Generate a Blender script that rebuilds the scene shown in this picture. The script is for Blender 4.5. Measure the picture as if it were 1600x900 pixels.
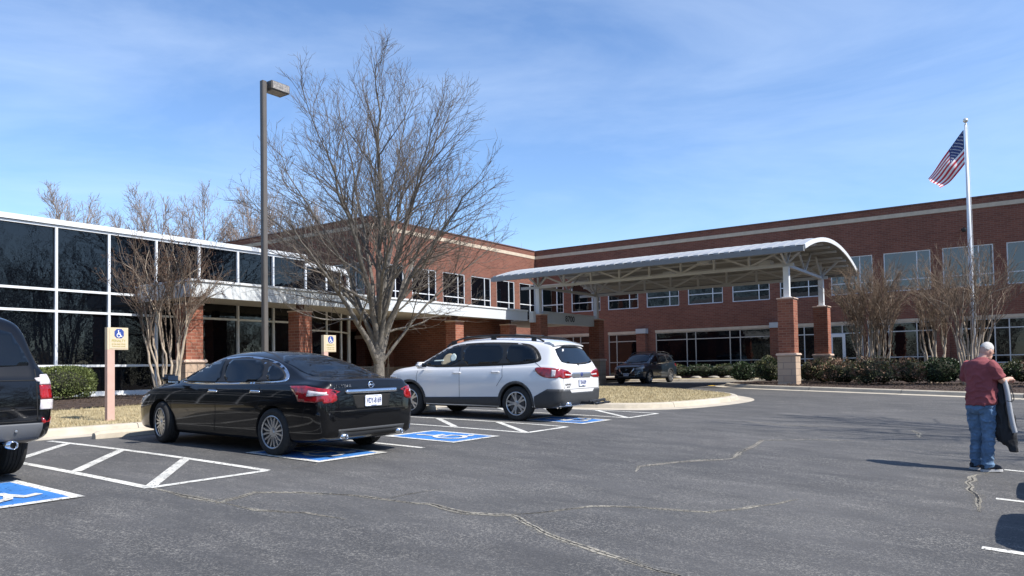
import bpy, bmesh, math, random
import numpy as np
from mathutils import Vector, Matrix, noise
from mathutils.bvhtree import BVHTree
from mathutils.geometry import delaunay_2d_cdt
R_ = math.radians
for o in list(bpy.data.objects): bpy.data.objects.remove(o)
scn = bpy.context.scene
COL = scn.collection
# ------------------------------------------------------------------ camera
# the eye is the origin; X runs along the long brick facade, Y runs along the kerb, away from the eye
F_PX, CY, PIT, ROL, YAW = 1165.4, 537.06, .031528, -.017045, .612487
fw = Vector((-math.sin(YAW)*math.cos(PIT), math.cos(YAW)*math.cos(PIT), math.sin(PIT)))
rt = Vector((math.cos(YAW), math.sin(YAW), 0)); up = rt.cross(fw)
r2 = rt*math.cos(ROL)+up*math.sin(ROL); u2 = -rt*math.sin(ROL)+up*math.cos(ROL)
cam = bpy.data.cameras.new('camera'); camo = bpy.data.objects.new('camera', cam); COL.objects.link(camo)
camo.matrix_world = Matrix((r2, u2, -fw)).transposed().to_4x4()
cam.sensor_fit = 'HORIZONTAL'; cam.sensor_width = 36; cam.lens = 36*F_PX/1600
cam.shift_y = (CY-450)/1600
cam.clip_start = .05; cam.clip_end = 3000
scn.camera = camo
# ------------------------------------------------------------------ light
SUN_EL, SUN_AZ = R_(48), R_(7)
sd = Vector((math.cos(SUN_EL)*math.cos(SUN_AZ), math.cos(SUN_EL)*math.sin(SUN_AZ), math.sin(SUN_EL)))
sl = bpy.data.lights.new('sun', 'SUN'); sl.energy = 5.0; sl.angle = R_(.5); sl.color = (1, .95, .88)
so = bpy.data.objects.new('sun', sl); COL.objects.link(so); so.rotation_euler = sd.to_track_quat('Z', 'Y').to_euler()
so.location = (30, 0, 60)
w = bpy.data.worlds.new('World'); scn.world = w; w.use_nodes = True
nt = w.node_tree; N = nt.nodes; N.clear(); LK = nt.links.new
wo = N.new('ShaderNodeOutputWorld'); bg = N.new('ShaderNodeBackground'); LK(bg.outputs[0], wo.inputs[0])
sky = N.new('ShaderNodeTexSky'); sky.sky_type = 'NISHITA'; sky.sun_disc = False
sky.sun_elevation = SUN_EL; sky.sun_rotation = math.pi/2-SUN_AZ; sky.air_density = 1.0; sky.dust_density = .25; sky.ozone_density = 2.2
bg.inputs[1].default_value = .125
tc = N.new('ShaderNodeTexCoord'); mp = N.new('ShaderNodeMapping'); mp.inputs['Rotation'].default_value = (.25, .1, .5); mp.inputs['Scale'].default_value = (1.0, 1.6, 5)
LK(tc.outputs['Generated'], mp.inputs[0])
n1 = N.new('ShaderNodeTexNoise'); n1.inputs['Scale'].default_value = 1.6; n1.inputs['Detail'].default_value = 7; n1.inputs['Roughness'].default_value = .58; n1.inputs['Distortion'].default_value = .5
LK(mp.outputs[0], n1.inputs['Vector'])
cr = N.new('ShaderNodeValToRGB'); cr.color_ramp.elements[0].position = .40; cr.color_ramp.elements[1].position = .85
LK(n1.outputs[0], cr.inputs[0])
ml = N.new('ShaderNodeMath'); ml.operation = 'MULTIPLY'; ml.inputs[1].default_value = .24; LK(cr.outputs[0], ml.inputs[0])
tint = N.new('ShaderNodeMix'); tint.data_type = 'RGBA'; tint.blend_type = 'MULTIPLY'; tint.inputs[0].default_value = 1
tint.inputs[7].default_value = (.90, 1.02, 1.18, 1); LK(sky.outputs[0], tint.inputs[6])
mx = N.new('ShaderNodeMix'); mx.data_type = 'RGBA'; LK(ml.outputs[0], mx.inputs[0]); LK(tint.outputs[2], mx.inputs[6]); mx.inputs[7].default_value = (7.6, 8.5, 9.4, 1)
LK(mx.outputs[2], bg.inputs[0])
vs = scn.view_settings; vs.view_transform = 'Standard'; vs.look = 'None'; vs.gamma = 1; vs.exposure = 0.55; vs.use_curve_mapping = False
scn.render.engine = 'CYCLES'
# ------------------------------------------------------------------ terrain heights
def ss(t): t = min(1, max(0, t)); return t*t*(3-2*t)
def g(X, Y):
    if X < -14: s = 0
    elif X < -4: s = .05*(X+14)**2/20
    elif X < 4: s = .25+.05*(X+4)
    else: s = .65+.1*(1-math.exp(-(X-4)/2))
    return -1.05+.05*ss((Y-16)/16)-s*(1-.85*ss((Y-14)/18))
def gg(X, Y): return g(X, Y)+.13+.24*ss((-14.5-X)/8)
# ------------------------------------------------------------------ materials
MATS = {}
def mat(name, col, rough=.8, metal=0, spec=.5, coat=0, emit=None, ior=None, noise_s=None, var=.15, bump=None, bump_s=None, coords='Object', trans=0, rough_var=0, detail=6, col2=None, lo=.35, hi=.65):
    m = bpy.data.materials.new(name); m.use_nodes = True; t = m.node_tree; b = t.nodes['Principled BSDF']; L = t.links.new
    b.inputs['Roughness'].default_value = rough; b.inputs['Metallic'].default_value = metal; b.inputs['Specular IOR Level'].default_value = spec
    b.inputs['Coat Weight'].default_value = coat; b.inputs['Coat Roughness'].default_value = .03
    if ior: b.inputs['IOR'].default_value = ior
    if trans: b.inputs['Transmission Weight'].default_value = trans
    b.inputs['Base Color'].default_value = (*col, 1)
    if emit: b.inputs['Emission Color'].default_value = (*emit[:3], 1); b.inputs['Emission Strength'].default_value = emit[3]
    if noise_s or bump:
        c = t.nodes.new('ShaderNodeTexCoord')
    if noise_s:
        n = t.nodes.new('ShaderNodeTexNoise'); n.inputs['Scale'].default_value = noise_s; n.inputs['Detail'].default_value = detail; n.inputs['Roughness'].default_value = .65
        L(c.outputs[coords], n.inputs['Vector'])
        r = t.nodes.new('ShaderNodeValToRGB'); r.color_ramp.elements[0].position = lo; r.color_ramp.elements[1].position = hi
        a = tuple(x*(1-var) for x in col); z = col2 if col2 else tuple(x*(1+var) for x in col)
        r.color_ramp.elements[0].color = (*a, 1); r.color_ramp.elements[1].color = (*z, 1)
        L(n.outputs[0], r.inputs[0]); L(r.outputs[0], b.inputs['Base Color'])
        if rough_var:
            mr = t.nodes.new('ShaderNodeMapRange'); mr.inputs[1].default_value = .3; mr.inputs[2].default_value = .7; mr.inputs[3].default_value = rough-rough_var; mr.inputs[4].default_value = rough+rough_var
            L(n.outputs[0], mr.inputs[0]); L(mr.outputs[0], b.inputs['Roughness'])
    if bump:
        n2 = t.nodes.new('ShaderNodeTexNoise'); n2.inputs['Scale'].default_value = bump_s; n2.inputs['Detail'].default_value = 5
        L(c.outputs[coords], n2.inputs['Vector'])
        bp = t.nodes.new('ShaderNodeBump'); bp.inputs['Strength'].default_value = 1; bp.inputs['Distance'].default_value = bump
        L(n2.outputs[0], bp.inputs['Height']); L(bp.outputs[0], b.inputs['Normal'])
    MATS[name] = m; return m
def brick_mat(name, c1, c2, mortar, bw, bh, ms=.012, bumpd=.004):
    m = bpy.data.materials.new(name); m.use_nodes = True; t = m.node_tree; b = t.nodes['Principled BSDF']; L = t.links.new
    b.inputs['Roughness'].default_value = .88; b.inputs['Specular IOR Level'].default_value = .25
    geo = t.nodes.new('ShaderNodeNewGeometry'); sp = t.nodes.new('ShaderNodeSeparateXYZ'); L(geo.outputs['Position'], sp.inputs[0])
    ad = t.nodes.new('ShaderNodeMath'); L(sp.outputs[0], ad.inputs[0]); L(sp.outputs[1], ad.inputs[1])
    cb = t.nodes.new('ShaderNodeCombineXYZ'); L(ad.outputs[0], cb.inputs[0]); L(sp.outputs[2], cb.inputs[1])
    br = t.nodes.new('ShaderNodeTexBrick'); L(cb.outputs[0], br.inputs['Vector']); br.inputs['Scale'].default_value = 1
    br.inputs['Brick Width'].default_value = bw; br.inputs['Row Height'].default_value = bh; br.inputs['Mortar Size'].default_value = ms; br.inputs['Mortar Smooth'].default_value = .4
    br.inputs['Color1'].default_value = (*c1, 1); br.inputs['Color2'].default_value = (*c2, 1); br.inputs['Mortar'].default_value = (*mortar, 1); br.inputs['Bias'].default_value = 0
    n = t.nodes.new('ShaderNodeTexNoise'); n.inputs['Scale'].default_value = .5; n.inputs['Detail'].default_value = 8; L(geo.outputs['Position'], n.inputs['Vector'])
    mr = t.nodes.new('ShaderNodeMapRange'); mr.inputs[1].default_value = .3; mr.inputs[2].default_value = .7; mr.inputs[3].default_value = .88; mr.inputs[4].default_value = 1.10; L(n.outputs[0], mr.inputs[0])
    mm = t.nodes.new('ShaderNodeVectorMath'); mm.operation = 'SCALE'; L(br.outputs[0], mm.inputs[0]); L(mr.outputs[0], mm.inputs['Scale'])
    L(mm.outputs[0], b.inputs['Base Color'])
    bp = t.nodes.new('ShaderNodeBump'); bp.invert = True; bp.inputs['Distance'].default_value = bumpd; bp.inputs['Strength'].default_value = .8; L(br.outputs['Fac'], bp.inputs['Height']); L(bp.outputs[0], b.inputs['Normal'])
    MATS[name] = m; return m
brick_mat('brick', (.212, .082, .055), (.150, .057, .040), (.20, .125, .095), .30, .10, .012)
brick_mat('pier_brick', (.31, .115, .072), (.20, .07, .047), (.30, .18, .13), .30, .10, .012)
brick_mat('stone_block', (.50, .38, .28), (.42, .31, .23), (.30, .24, .2), .62, .26, .012, .012)
mat('stone_trim', (.50, .41, .31), .85, noise_s=3, var=.1)
mat('cast_stone', (.60, .46, .37), .85, noise_s=6, var=.08)
mat('coping', (.12, .06, .05), .5)
mat('white_metal', (.66, .68, .70), .4, noise_s=1.2, var=.05)
mat('frame_grey', (.50, .50, .49), .5)
mat('frame_dim', (.42, .39, .35), .6)
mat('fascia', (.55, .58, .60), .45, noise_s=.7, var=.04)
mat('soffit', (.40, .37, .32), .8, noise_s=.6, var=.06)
mat('steel_paint', (.46, .47, .475), .55, noise_s=2, var=.05)
mat('roof_metal', (.36, .375, .39), .5, metal=.2, noise_s=.8, var=.06)
mat('gutter', (.16, .17, .18), .5)
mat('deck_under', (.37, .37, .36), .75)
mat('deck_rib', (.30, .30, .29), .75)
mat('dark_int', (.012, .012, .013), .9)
mat('glass', (.002, .003, .005), .015, spec=.5, ior=1.5, bump=.010, bump_s=.55, coords='Object')
mat('glass_sky', (.008, .012, .015), .02, ior=1.95, bump=.004, bump_s=.4)
mat('car_glass', (.003, .005, .008), .01, ior=1.5)
mat('car_glass_clear', (.03, .04, .045), .01, ior=1.6)
mat('concrete', (.44, .39, .31), .9, noise_s=2.2, var=.13, bump=.003, bump_s=60, rough_var=.05)
mat('gutter_concrete', (.50, .46, .40), .9, noise_s=1.6, var=.15, bump=.002, bump_s=50)
mat('mulch', (.040, .024, .018), .95, noise_s=14, var=.5, col2=(.07, .043, .03), bump=.03, bump_s=22)
mat('dry_grass', (.30, .235, .12), .95, noise_s=3.5, var=.22, col2=(.42, .35, .20), bump=.02, bump_s=45)
mat('earth', (.20, .17, .10), .95, noise_s=.3, var=.3)
mat('paint_white', (.70, .77, .74), .7, noise_s=9, var=.12, lo=.3, hi=.5)
mat('paint_blue', (.03, .18, .55), .6, noise_s=8, var=.15)
mat('sign_tan', (.56, .46, .32), .6); mat('sign_post', (.50, .33, .27), .7, noise_s=5, var=.06); mat('sign_dark', (.20, .12, .10), .7)
mat('sign_blue', (.02, .055, .25), .5); mat('sign_gold', (.34, .30, .06), .6); mat('sign_white', (.8, .8, .8), .5)
mat('pole_bronze', (.10, .088, .078), .45, noise_s=2, var=.08); mat('lamp_face', (.24, .22, .20), .4, noise_s=18, var=.5)
mat('bark', (.145, .13, .112), .9, noise_s=9, var=.35, bump=.01, bump_s=30)
mat('twig', (.12, .10, .085), .9, noise_s=3, var=.3)
mat('myrtle_bark', (.38, .31, .235), .75, noise_s=6, var=.3); mat('myrtle_twig', (.135, .10, .075), .85, noise_s=4, var=.3)
mat('myrtle_tan', (.19, .135, .092), .85, noise_s=4, var=.3)
mat('seed_pod', (.10, .05, .028), .9, noise_s=6, var=.4)
mat('far_bark', (.26, .215, .19), .9, noise_s=.8, var=.2)
mat('leaf_box', (.075, .11, .025), .6, noise_s=5, var=.45, col2=(.16, .19, .05))
mat('leaf_dark', (.018, .038, .012), .5, noise_s=6, var=.4, col2=(.045, .08, .025))
mat('leaf_mid', (.05, .07, .022), .6, noise_s=5, var=.5, col2=(.17, .16, .06))
mat('leaf_red', (.15, .07, .04), .7, noise_s=5, var=.5, col2=(.36, .22, .14))
mat('leaf_fir', (.006, .008, .005), .8, noise_s=.6, var=.4)
mat('rock', (.33, .30, .25), .9, noise_s=5, var=.2)
mat('metal', (.6, .6, .6), .35, metal=.9); mat('gold', (.75, .72, .65), .3, metal=.6)
mat('tyre', (.018, .018, .018), .85, noise_s=20, var=.2); mat('alloy', (.48, .49, .50), .28, metal=.85); mat('dark_metal', (.03, .03, .032), .5)
mat('chrome', (.75, .76, .78), .08, metal=1); mat('black_trim', (.016, .016, .017), .5); mat('cladding', (.032, .034, .037), .6, noise_s=20, var=.1)
mat('paint_black', (.003, .0032, .004), .3, coat=.75, spec=.1); mat('paint_pearl', (.68, .68, .68), .25, coat=1)
mat('paint_slate', (.016, .026, .038), .3, coat=1, metal=.3); mat('paint_navy', (.004, .006, .010), .12, coat=1)
mat('lamp_red', (.24, .006, .008), .1, coat=1, noise_s=14, var=.5); mat('lamp_clear', (.60, .55, .55), .1, coat=1, noise_s=16, var=.25)
mat('lamp_pink', (.75, .35, .33), .12, coat=1); mat('plate_white', (.72, .74, .80), .45); mat('plate_ink', (.03, .05, .16), .6)
mat('head_lamp', (.55, .58, .62), .08, coat=1, metal=.4)
mat('seam', (.004, .004, .004), .8); mat('grey_bumper', (.085, .09, .10), .6)
mat('skin', (.56, .33, .25), .55); mat('hair', (.46, .44, .42), .8, noise_s=40, var=.15)
mat('tee', (.235, .058, .065), .9, noise_s=5, var=.15, bump=.012, bump_s=9); mat('jeans', (.10, .175, .28), .9, noise_s=7, var=.35, bump=.014, bump_s=13)
mat('shoe', (.03, .035, .045), .8); mat('sole', (.5, .5, .5), .7); mat('bag_black', (.013, .014, .017), .7, bump=.01, bump_s=12); mat('bag_grey', (.36, .37, .39), .5)
mat('flag_red', (.50, .03, .05), .85); mat('flag_white', (.82, .80, .80), .85); mat('flag_blue', (.025, .045, .15), .85)
mat('yellow_paint', (.65, .42, .08), .7); mat('litter', (.8, .8, .78), .7); mat('box_grey', (.42, .44, .45), .5); mat('bench_black', (.02, .02, .02), .5)
mat('khaki', (.45, .37, .24), .9); mat('pale_cloth', (.5, .58, .55), .9)
def M(n): return MATS[n]
# asphalt: dark binder with pale stones, worn paler patches and darker seal
def asphalt():
    m = bpy.data.materials.new('asphalt'); m.use_nodes = True; t = m.node_tree; b = t.nodes['Principled BSDF']; L = t.links.new; Nn = t.nodes.new
    b.inputs['Roughness'].default_value = .8; b.inputs['Specular IOR Level'].default_value = .35
    c = Nn('ShaderNodeTexCoord')
    def noi(s, d=4, r=.6, sc=None):
        n = Nn('ShaderNodeTexNoise'); n.inputs['Scale'].default_value = s; n.inputs['Detail'].default_value = d; n.inputs['Roughness'].default_value = r
        if sc:
            mpp = Nn('ShaderNodeMapping'); mpp.inputs['Scale'].default_value = sc; mpp.inputs['Rotation'].default_value = (0, 0, .35); L(c.outputs['Object'], mpp.inputs[0]); L(mpp.outputs[0], n.inputs['Vector'])
        else: L(c.outputs['Object'], n.inputs['Vector'])
        return n
    def rng(src, a, z, lo, hi):
        r = Nn('ShaderNodeMapRange'); r.inputs[1].default_value = a; r.inputs[2].default_value = z; r.inputs[3].default_value = lo; r.inputs[4].default_value = hi; L(src, r.inputs[0]); return r
    big = noi(.32, 7, .62, (1, 1.5, 1)); mid = noi(1.7, 7, .7, (.6, 1.6, 1)); fine = noi(34, 3, .7); grit = noi(75, 2, .6); wear = noi(.9, 8, .75, (1, 2.3, 1))
    base = Nn('ShaderNodeMix'); base.data_type = 'RGBA'; base.inputs[6].default_value = (.052, .052, .053, 1); base.inputs[7].default_value = (.082, .080, .079, 1)
    L(rng(big.outputs[0], .36, .64, 0, 1).outputs[0], base.inputs[0])
    sp = rng(fine.outputs[0], .50, .64, 0, 1); wr = rng(wear.outputs[0], .42, .66, .22, 1)
    k = Nn('ShaderNodeMath'); k.operation = 'MULTIPLY'; L(sp.outputs[0], k.inputs[0]); L(wr.outputs[0], k.inputs[1])
    m2 = Nn('ShaderNodeMix'); m2.data_type = 'RGBA'; L(k.outputs[0], m2.inputs[0]); L(base.outputs[2], m2.inputs[6]); m2.inputs[7].default_value = (.165, .158, .145, 1)
    gr = rng(grit.outputs[0], .56, .66, 0, .6); k2 = Nn('ShaderNodeMath'); k2.operation = 'MULTIPLY'; L(gr.outputs[0], k2.inputs[0]); L(wr.outputs[0], k2.inputs[1])
    m3 = Nn('ShaderNodeMix'); m3.data_type = 'RGBA'; L(k2.outputs[0], m3.inputs[0]); L(m2.outputs[2], m3.inputs[6]); m3.inputs[7].default_value = (.36, .34, .30, 1)
    sc = Nn('ShaderNodeVectorMath'); sc.operation = 'SCALE'; L(m3.outputs[2], sc.inputs[0]); L(rng(mid.outputs[0], .3, .7, .86, 1.18).outputs[0], sc.inputs['Scale'])
    L(sc.outputs[0], b.inputs['Base Color'])
    bp = Nn('ShaderNodeBump'); bp.inputs['Distance'].default_value = .004; bp.inputs['Strength'].default_value = .8; L(fine.outputs[0], bp.inputs['Height']); L(bp.outputs[0], b.inputs['Normal'])
    MATS['asphalt'] = m
asphalt()
def worn(name, col, thr, scale, col2=None):
    m = bpy.data.materials.new(name); m.use_nodes = True; t = m.node_tree; b = t.nodes['Principled BSDF']; L = t.links.new
    b.inputs['Roughness'].default_value = .75
    c = t.nodes.new('ShaderNodeTexCoord'); n = t.nodes.new('ShaderNodeTexNoise'); n.inputs['Scale'].default_value = scale; n.inputs['Detail'].default_value = 8; n.inputs['Roughness'].default_value = .8
    L(c.outputs['Object'], n.inputs['Vector'])
    r = t.nodes.new('ShaderNodeMapRange'); r.inputs[1].default_value = thr; r.inputs[2].default_value = thr+.06; L(n.outputs[0], r.inputs[0])
    L(r.outputs[0], b.inputs['Alpha'])
    n2 = t.nodes.new('ShaderNodeTexNoise'); n2.inputs['Scale'].default_value = 3; n2.inputs['Detail'].default_value = 6; L(c.outputs['Object'], n2.inputs['Vector'])
    q = t.nodes.new('ShaderNodeValToRGB'); q.color_ramp.elements[0].position = .35; q.color_ramp.elements[1].position = .6
    q.color_ramp.elements[0].color = (*[x*.72 for x in col], 1); q.color_ramp.elements[1].color = (*(col2 or col), 1); L(n2.outputs[0], q.inputs[0]); L(q.outputs[0], b.inputs['Base Color'])
    MATS[name] = m
worn('line_paint', (.64, .63, .58), .40, 22); worn('blue_paint', (.04, .19, .52), .37, 20)
worn('crack_tan', (.24, .22, .18), .44, 26, (.32, .295, .24)); worn('crack_edge', (.17, .16, .14), .52, 30, (.21, .20, .17)); worn('crack_dark', (.012, .012, .012), .42, 14)
# ------------------------------------------------------------------ mesh helpers
class MB:
    def __init__(s): s.v = []; s.f = []; s.m = []
    def add(s, vs, fs, mi=0):
        k = len(s.v); s.v += [tuple(p) for p in vs]; s.f += [tuple(i+k for i in f) for f in fs]; s.m += [mi]*len(fs); return s
    def box(s, a, b, mi=0):
        x0, y0, z0 = a; x1, y1, z1 = b
        return s.add([(x0,y0,z0),(x1,y0,z0),(x1,y1,z0),(x0,y1,z0),(x0,y0,z1),(x1,y0,z1),(x1,y1,z1),(x0,y1,z1)],
                     [(3,2,1,0),(4,5,6,7),(0,1,5,4),(1,2,6,5),(2,3,7,6),(3,0,4,7)], mi)
    def bbox(s, a, b, bev=.02, mi=0):   # box with chamfered edges
        bm = bmesh.new(); bmesh.ops.create_cube(bm, size=1)
        for v in bm.verts: v.co = Vector([(a[i]+b[i])/2+v.co[i]*(b[i]-a[i]) for i in range(3)])
        bmesh.ops.bevel(bm, geom=bm.edges[:], offset=bev, segments=2, affect='EDGES')
        bm.verts.index_update(); s.add([v.co[:] for v in bm.verts], [[v.index for v in f.verts] for f in bm.faces], mi); bm.free(); return s
    def beam(s, a, b, wd, hd, mi=0, upv=(0, 0, 1)):
        a = Vector(a); b = Vector(b); d = (b-a).normalized(); u = Vector(upv)
        if abs(d.dot(u)) > .98: u = Vector((1, 0, 0))
        r = d.cross(u).normalized()*wd/2; u = r.cross(d).normalized()*hd/2
        P = [a-r-u, a+r-u, a+r+u, a-r+u, b-r-u, b+r-u, b+r+u, b-r+u]
        return s.add(P, [(3,2,1,0),(4,5,6,7),(0,1,5,4),(1,2,6,5),(2,3,7,6),(3,0,4,7)], mi)
    def tube(s, pts, rad, k=8, mi=0, cap=True):
        pts = [Vector(p) for p in pts]; n = len(pts)
        if not hasattr(rad, '__len__'): rad = [rad]*n
        d0 = (pts[1]-pts[0]).normalized(); u = d0.orthogonal().normalized(); V = []
        for i, p in enumerate(pts):
            d = (pts[min(i+1, n-1)]-pts[max(i-1, 0)]).normalized(); u = (u-d*u.dot(d)); u = u.normalized() if u.length > 1e-6 else d.orthogonal().normalized(); q = d.cross(u)
            V += [p+(u*math.cos(2*math.pi*j/k)+q*math.sin(2*math.pi*j/k))*rad[i] for j in range(k)]
        Fc = [(i*k+j, i*k+(j+1) % k, (i+1)*k+(j+1) % k, (i+1)*k+j) for i in range(n-1) for j in range(k)]
        if cap: Fc += [tuple(reversed(range(k))), tuple(range((n-1)*k, n*k))]
        return s.add(V, Fc, mi)
    def lathe(s, prof, k=24, org=(0, 0, 0), axis='z', mi=0):   # prof: (radius, height)
        V = []; n = len(prof); o = Vector(org)
        for r, h in prof:
            for j in range(k):
                a = 2*math.pi*j/k; c_, s_ = r*math.cos(a), r*math.sin(a)
                V.append(o+Vector({'z': (c_, s_, h), 'y': (c_, h, s_), 'x': (h, c_, s_)}[axis]))
        Fc = [(i*k+j, i*k+(j+1) % k, (i+1)*k+(j+1) % k, (i+1)*k+j) for i in range(n-1) for j in range(k)]
        return s.add(V, Fc, mi)
    def prism(s, poly, z0, z1, mi=0, frame=None):  # convex or simple polygon extruded along z (or frame matrix)
        n = len(poly); V = [(x, y, z0) for x, y in poly]+[(x, y, z1) for x, y in poly]
        if frame: V = [frame @ Vector(p) for p in V]
        return s.add(V, [tuple(reversed(range(n))), tuple(range(n, 2*n))]+[(i, (i+1) % n, (i+1) % n+n, i+n) for i in range(n)], mi)
    def build(s, name, mats, parent=None, smooth=False, off=None):
        me = bpy.data.meshes.new(name); V = s.v
        if off is None and parent is not None and parent.get('_w'): off = Vector(parent['_w'])
        if off is not None: V = [(p[0]-off[0], p[1]-off[1], p[2]-off[2]) for p in V]
        me.from_pydata(V, [], s.f)
        if not isinstance(mats, (list, tuple)): mats = [mats]
        for m_ in mats: me.materials.append(M(m_) if isinstance(m_, str) else m_)
        if len(mats) > 1: me.polygons.foreach_set('material_index', s.m)
        me.polygons.foreach_set('use_smooth', [bool(smooth)]*len(s.f))
        if smooth == 'auto': me.set_sharp_from_angle(angle=R_(38))
        me.update()
        o = bpy.data.objects.new(name, me); COL.objects.link(o)
        if parent is not None:
            o.parent = parent
            if parent.get('_w'): o['_w'] = list(parent['_w'])
        return o
def tag(o, label=None, cat=None, group=None, kind=None):
    for k_, v_ in (('label', label), ('category', cat), ('group', group), ('kind', kind)):
        if v_: o[k_] = v_
    return o
def thing(name, loc, label, cat, group=None, rz=0, world=False):
    o = bpy.data.objects.new(name, None); COL.objects.link(o); o.location = loc; o.rotation_euler = (0, 0, rz); o.empty_display_size = .3
    if world: o['_w'] = list(loc)
    return tag(o, label, cat, group)
def struct(mb, name, m_, smooth=False): return tag(mb.build(name, m_, smooth=smooth), kind='structure')
def link_copy(o, parent=None):
    c = o.copy(); COL.objects.link(c)
    if parent is not None: c.parent = parent
    for ch in o.children: link_copy(ch, c)
    return c
def chaikin(P, it=2, closed=True):
    for _ in range(it):
        Q = []; n = len(P)
        for i in range(n if closed else n-1):
            a = P[i]; b = P[(i+1) % n]
            Q += [tuple(a[k]*.75+b[k]*.25 for k in range(len(a))), tuple(a[k]*.25+b[k]*.75 for k in range(len(a)))]
        P = Q if closed else [P[0]]+Q+[P[-1]]
    return P
def tri2d(poly, step):
    xs = [p[0] for p in poly]; ys = [p[1] for p in poly]; V = []; n = 0
    for i in range(len(poly)):
        a = Vector(poly[i]); b = Vector(poly[(i+1) % len(poly)]); k = max(1, int((b-a).length/step)); V += [a.lerp(b, j/k) for j in range(k)]
    n = len(V); ed = [(i, (i+1) % n) for i in range(n)]
    x = min(xs)+step*.5
    while x < max(xs):
        y = min(ys)+step*.5
        while y < max(ys):
            p = Vector((x, y)); ins = False
            for i in range(n):
                a = V[i]; b = V[(i+1) % n]
                if (a.y > y) != (b.y > y) and x < (b.x-a.x)*(y-a.y)/(b.y-a.y)+a.x: ins = not ins
            if ins and min((V[i]-p).length for i in range(n)) > step*.35: V.append(p)
            y += step
        x += step
    r = delaunay_2d_cdt(V, ed, [list(range(n))], 1, 1e-6)
    return [tuple(p) for p in r[0]], [tuple(f) for f in r[2]]
def sheet(poly, name, m_, hf, step=.6, dz=.004, parent=None):
    V, Fc = tri2d(poly, step); mb = MB(); mb.add([(x, y, hf(x, y)+dz) for x, y in V], Fc); return mb.build(name, m_, parent)
def text_mesh(txt, size, extrude=.001, width=None, bold=0):
    cu = bpy.data.curves.new('t', 'FONT'); cu.body = txt; cu.size = size; cu.extrude = extrude; cu.align_x = 'CENTER'; cu.align_y = 'CENTER'; cu.offset = bold
    o = bpy.data.objects.new('t', cu); COL.objects.link(o); dg = bpy.context.evaluated_depsgraph_get(); me = bpy.data.meshes.new_from_object(o.evaluated_get(dg))
    V = [v.co.copy() for v in me.vertices]; Fc = [tuple(p.vertices) for p in me.polygons]
    bpy.data.objects.remove(o); bpy.data.curves.remove(cu); bpy.data.meshes.remove(me)
    if width and V:
        w0 = max(v.x for v in V)-min(v.x for v in V)
        for v in V: v.x *= width/w0
    return V, Fc
def put_text(mb, txt, size, org, ex, ey, mi=0, width=None, bold=0):
    V, Fc = text_mesh(txt, size, .0012, width, bold); o = Vector(org); ex = Vector(ex); ey = Vector(ey); ez = ex.cross(ey)
    mb.add([o+ex*v.x+ey*v.y+ez*(v.z+.0015) for v in V], Fc, mi)
# ================================================================== THE SETTING
def grid(x0, x1, nx, y0, y1, ny, hf, dz=0):
    mb = MB(); V = []
    for j in range(ny+1):
        for i in range(nx+1):
            x = x0+(x1-x0)*i/nx; y = y0+(y1-y0)*j/ny; V.append((x, y, hf(x, y)+dz))
    mb.add(V, [(j*(nx+1)+i, j*(nx+1)+i+1, (j+1)*(nx+1)+i+1, (j+1)*(nx+1)+i) for j in range(ny) for i in range(nx)]); return mb
struct(grid(-900, 900, 60, -900, 900, 60, lambda x, y: -2.6), 'ground', 'earth')
struct(grid(-40, 26, 132, -24, 50, 148, g), 'parking_lot', 'asphalt')
# kerbed islands: closed outline of the planted surface; the kerb runs outside it
def offset_path(P, d, closed):
    out = []; n = len(P)
    for i in range(n):
        a = Vector(P[i-1]) if (closed or i > 0) else Vector(P[i])-(Vector(P[1])-Vector(P[0])); b = Vector(P[i]); c = Vector(P[(i+1) % n]) if (closed or i < n-1) else b+(b-a)
        t1 = (b-a).normalized(); t2 = (c-b).normalized(); n1_ = Vector((t1.y, -t1.x)); n2_ = Vector((t2.y, -t2.x)); m_ = (n1_+n2_).normalized(); k = max(.5, m_.dot(n1_))
        out.append(b+m_*(d/k))
    return out
def kerb(name, P, closed=False, gut=.45, top=.14):
    prof = [(0, top-.02), (.0, top), (.14, top-.008), (.165, top-.03), (.20, .012), (.20+gut, .006), (.20+gut, -.05)]
    mb = MB(); L_ = [offset_path(P, d, closed) for d, h in prof]; n = len(P); k = len(prof); V = []
    for i in range(n):
        for j in range(k):
            q = L_[j][i]; V.append((q.x, q.y, g(q.x, q.y)+prof[j][1]))
    for i in range(n if closed else n-1):
        i2 = (i+1) % n
        mb.add([], [])
    Fc = [(i*k+j, i*k+j+1, ((i+1) % n)*k+j+1, ((i+1) % n)*k+j) for i in range(n if closed else n-1) for j in range(k-1)]
    mb.add(V, Fc); acc = 0   # cast joints every few paces
    for i in range(1, n-1):
        acc += (Vector(P[i])-Vector(P[i-1])).length
        if acc > 2.9:
            acc = 0; t = (Vector(P[i+1])-Vector(P[i-1])).normalized()*.007
            for j in range(k-2):
                a = V[i*k+j]; b = V[i*k+j+1]; mb.add([(a[0]-t.x, a[1]-t.y, a[2]+.002), (a[0]+t.x, a[1]+t.y, a[2]+.002), (b[0]+t.x*1.1, b[1]+t.y*1.1, b[2]+.002), (b[0]-t.x*1.1, b[1]-t.y*1.1, b[2]+.002)], [(0, 1, 2, 3)], 1)
    o = mb.build(name, ['concrete', 'cladding'], smooth=False); return tag(o, kind='structure')
def dens(P, step, closed=False):
    out = []; n = len(P)
    for i in range(n if closed else n-1):
        a = Vector(P[i]); b = Vector(P[(i+1) % n]); k = max(1, int((b-a).length/step)); out += [tuple(a.lerp(b, j/k)) for j in range(k)]
    if not closed: out.append(tuple(P[-1]))
    return out
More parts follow.
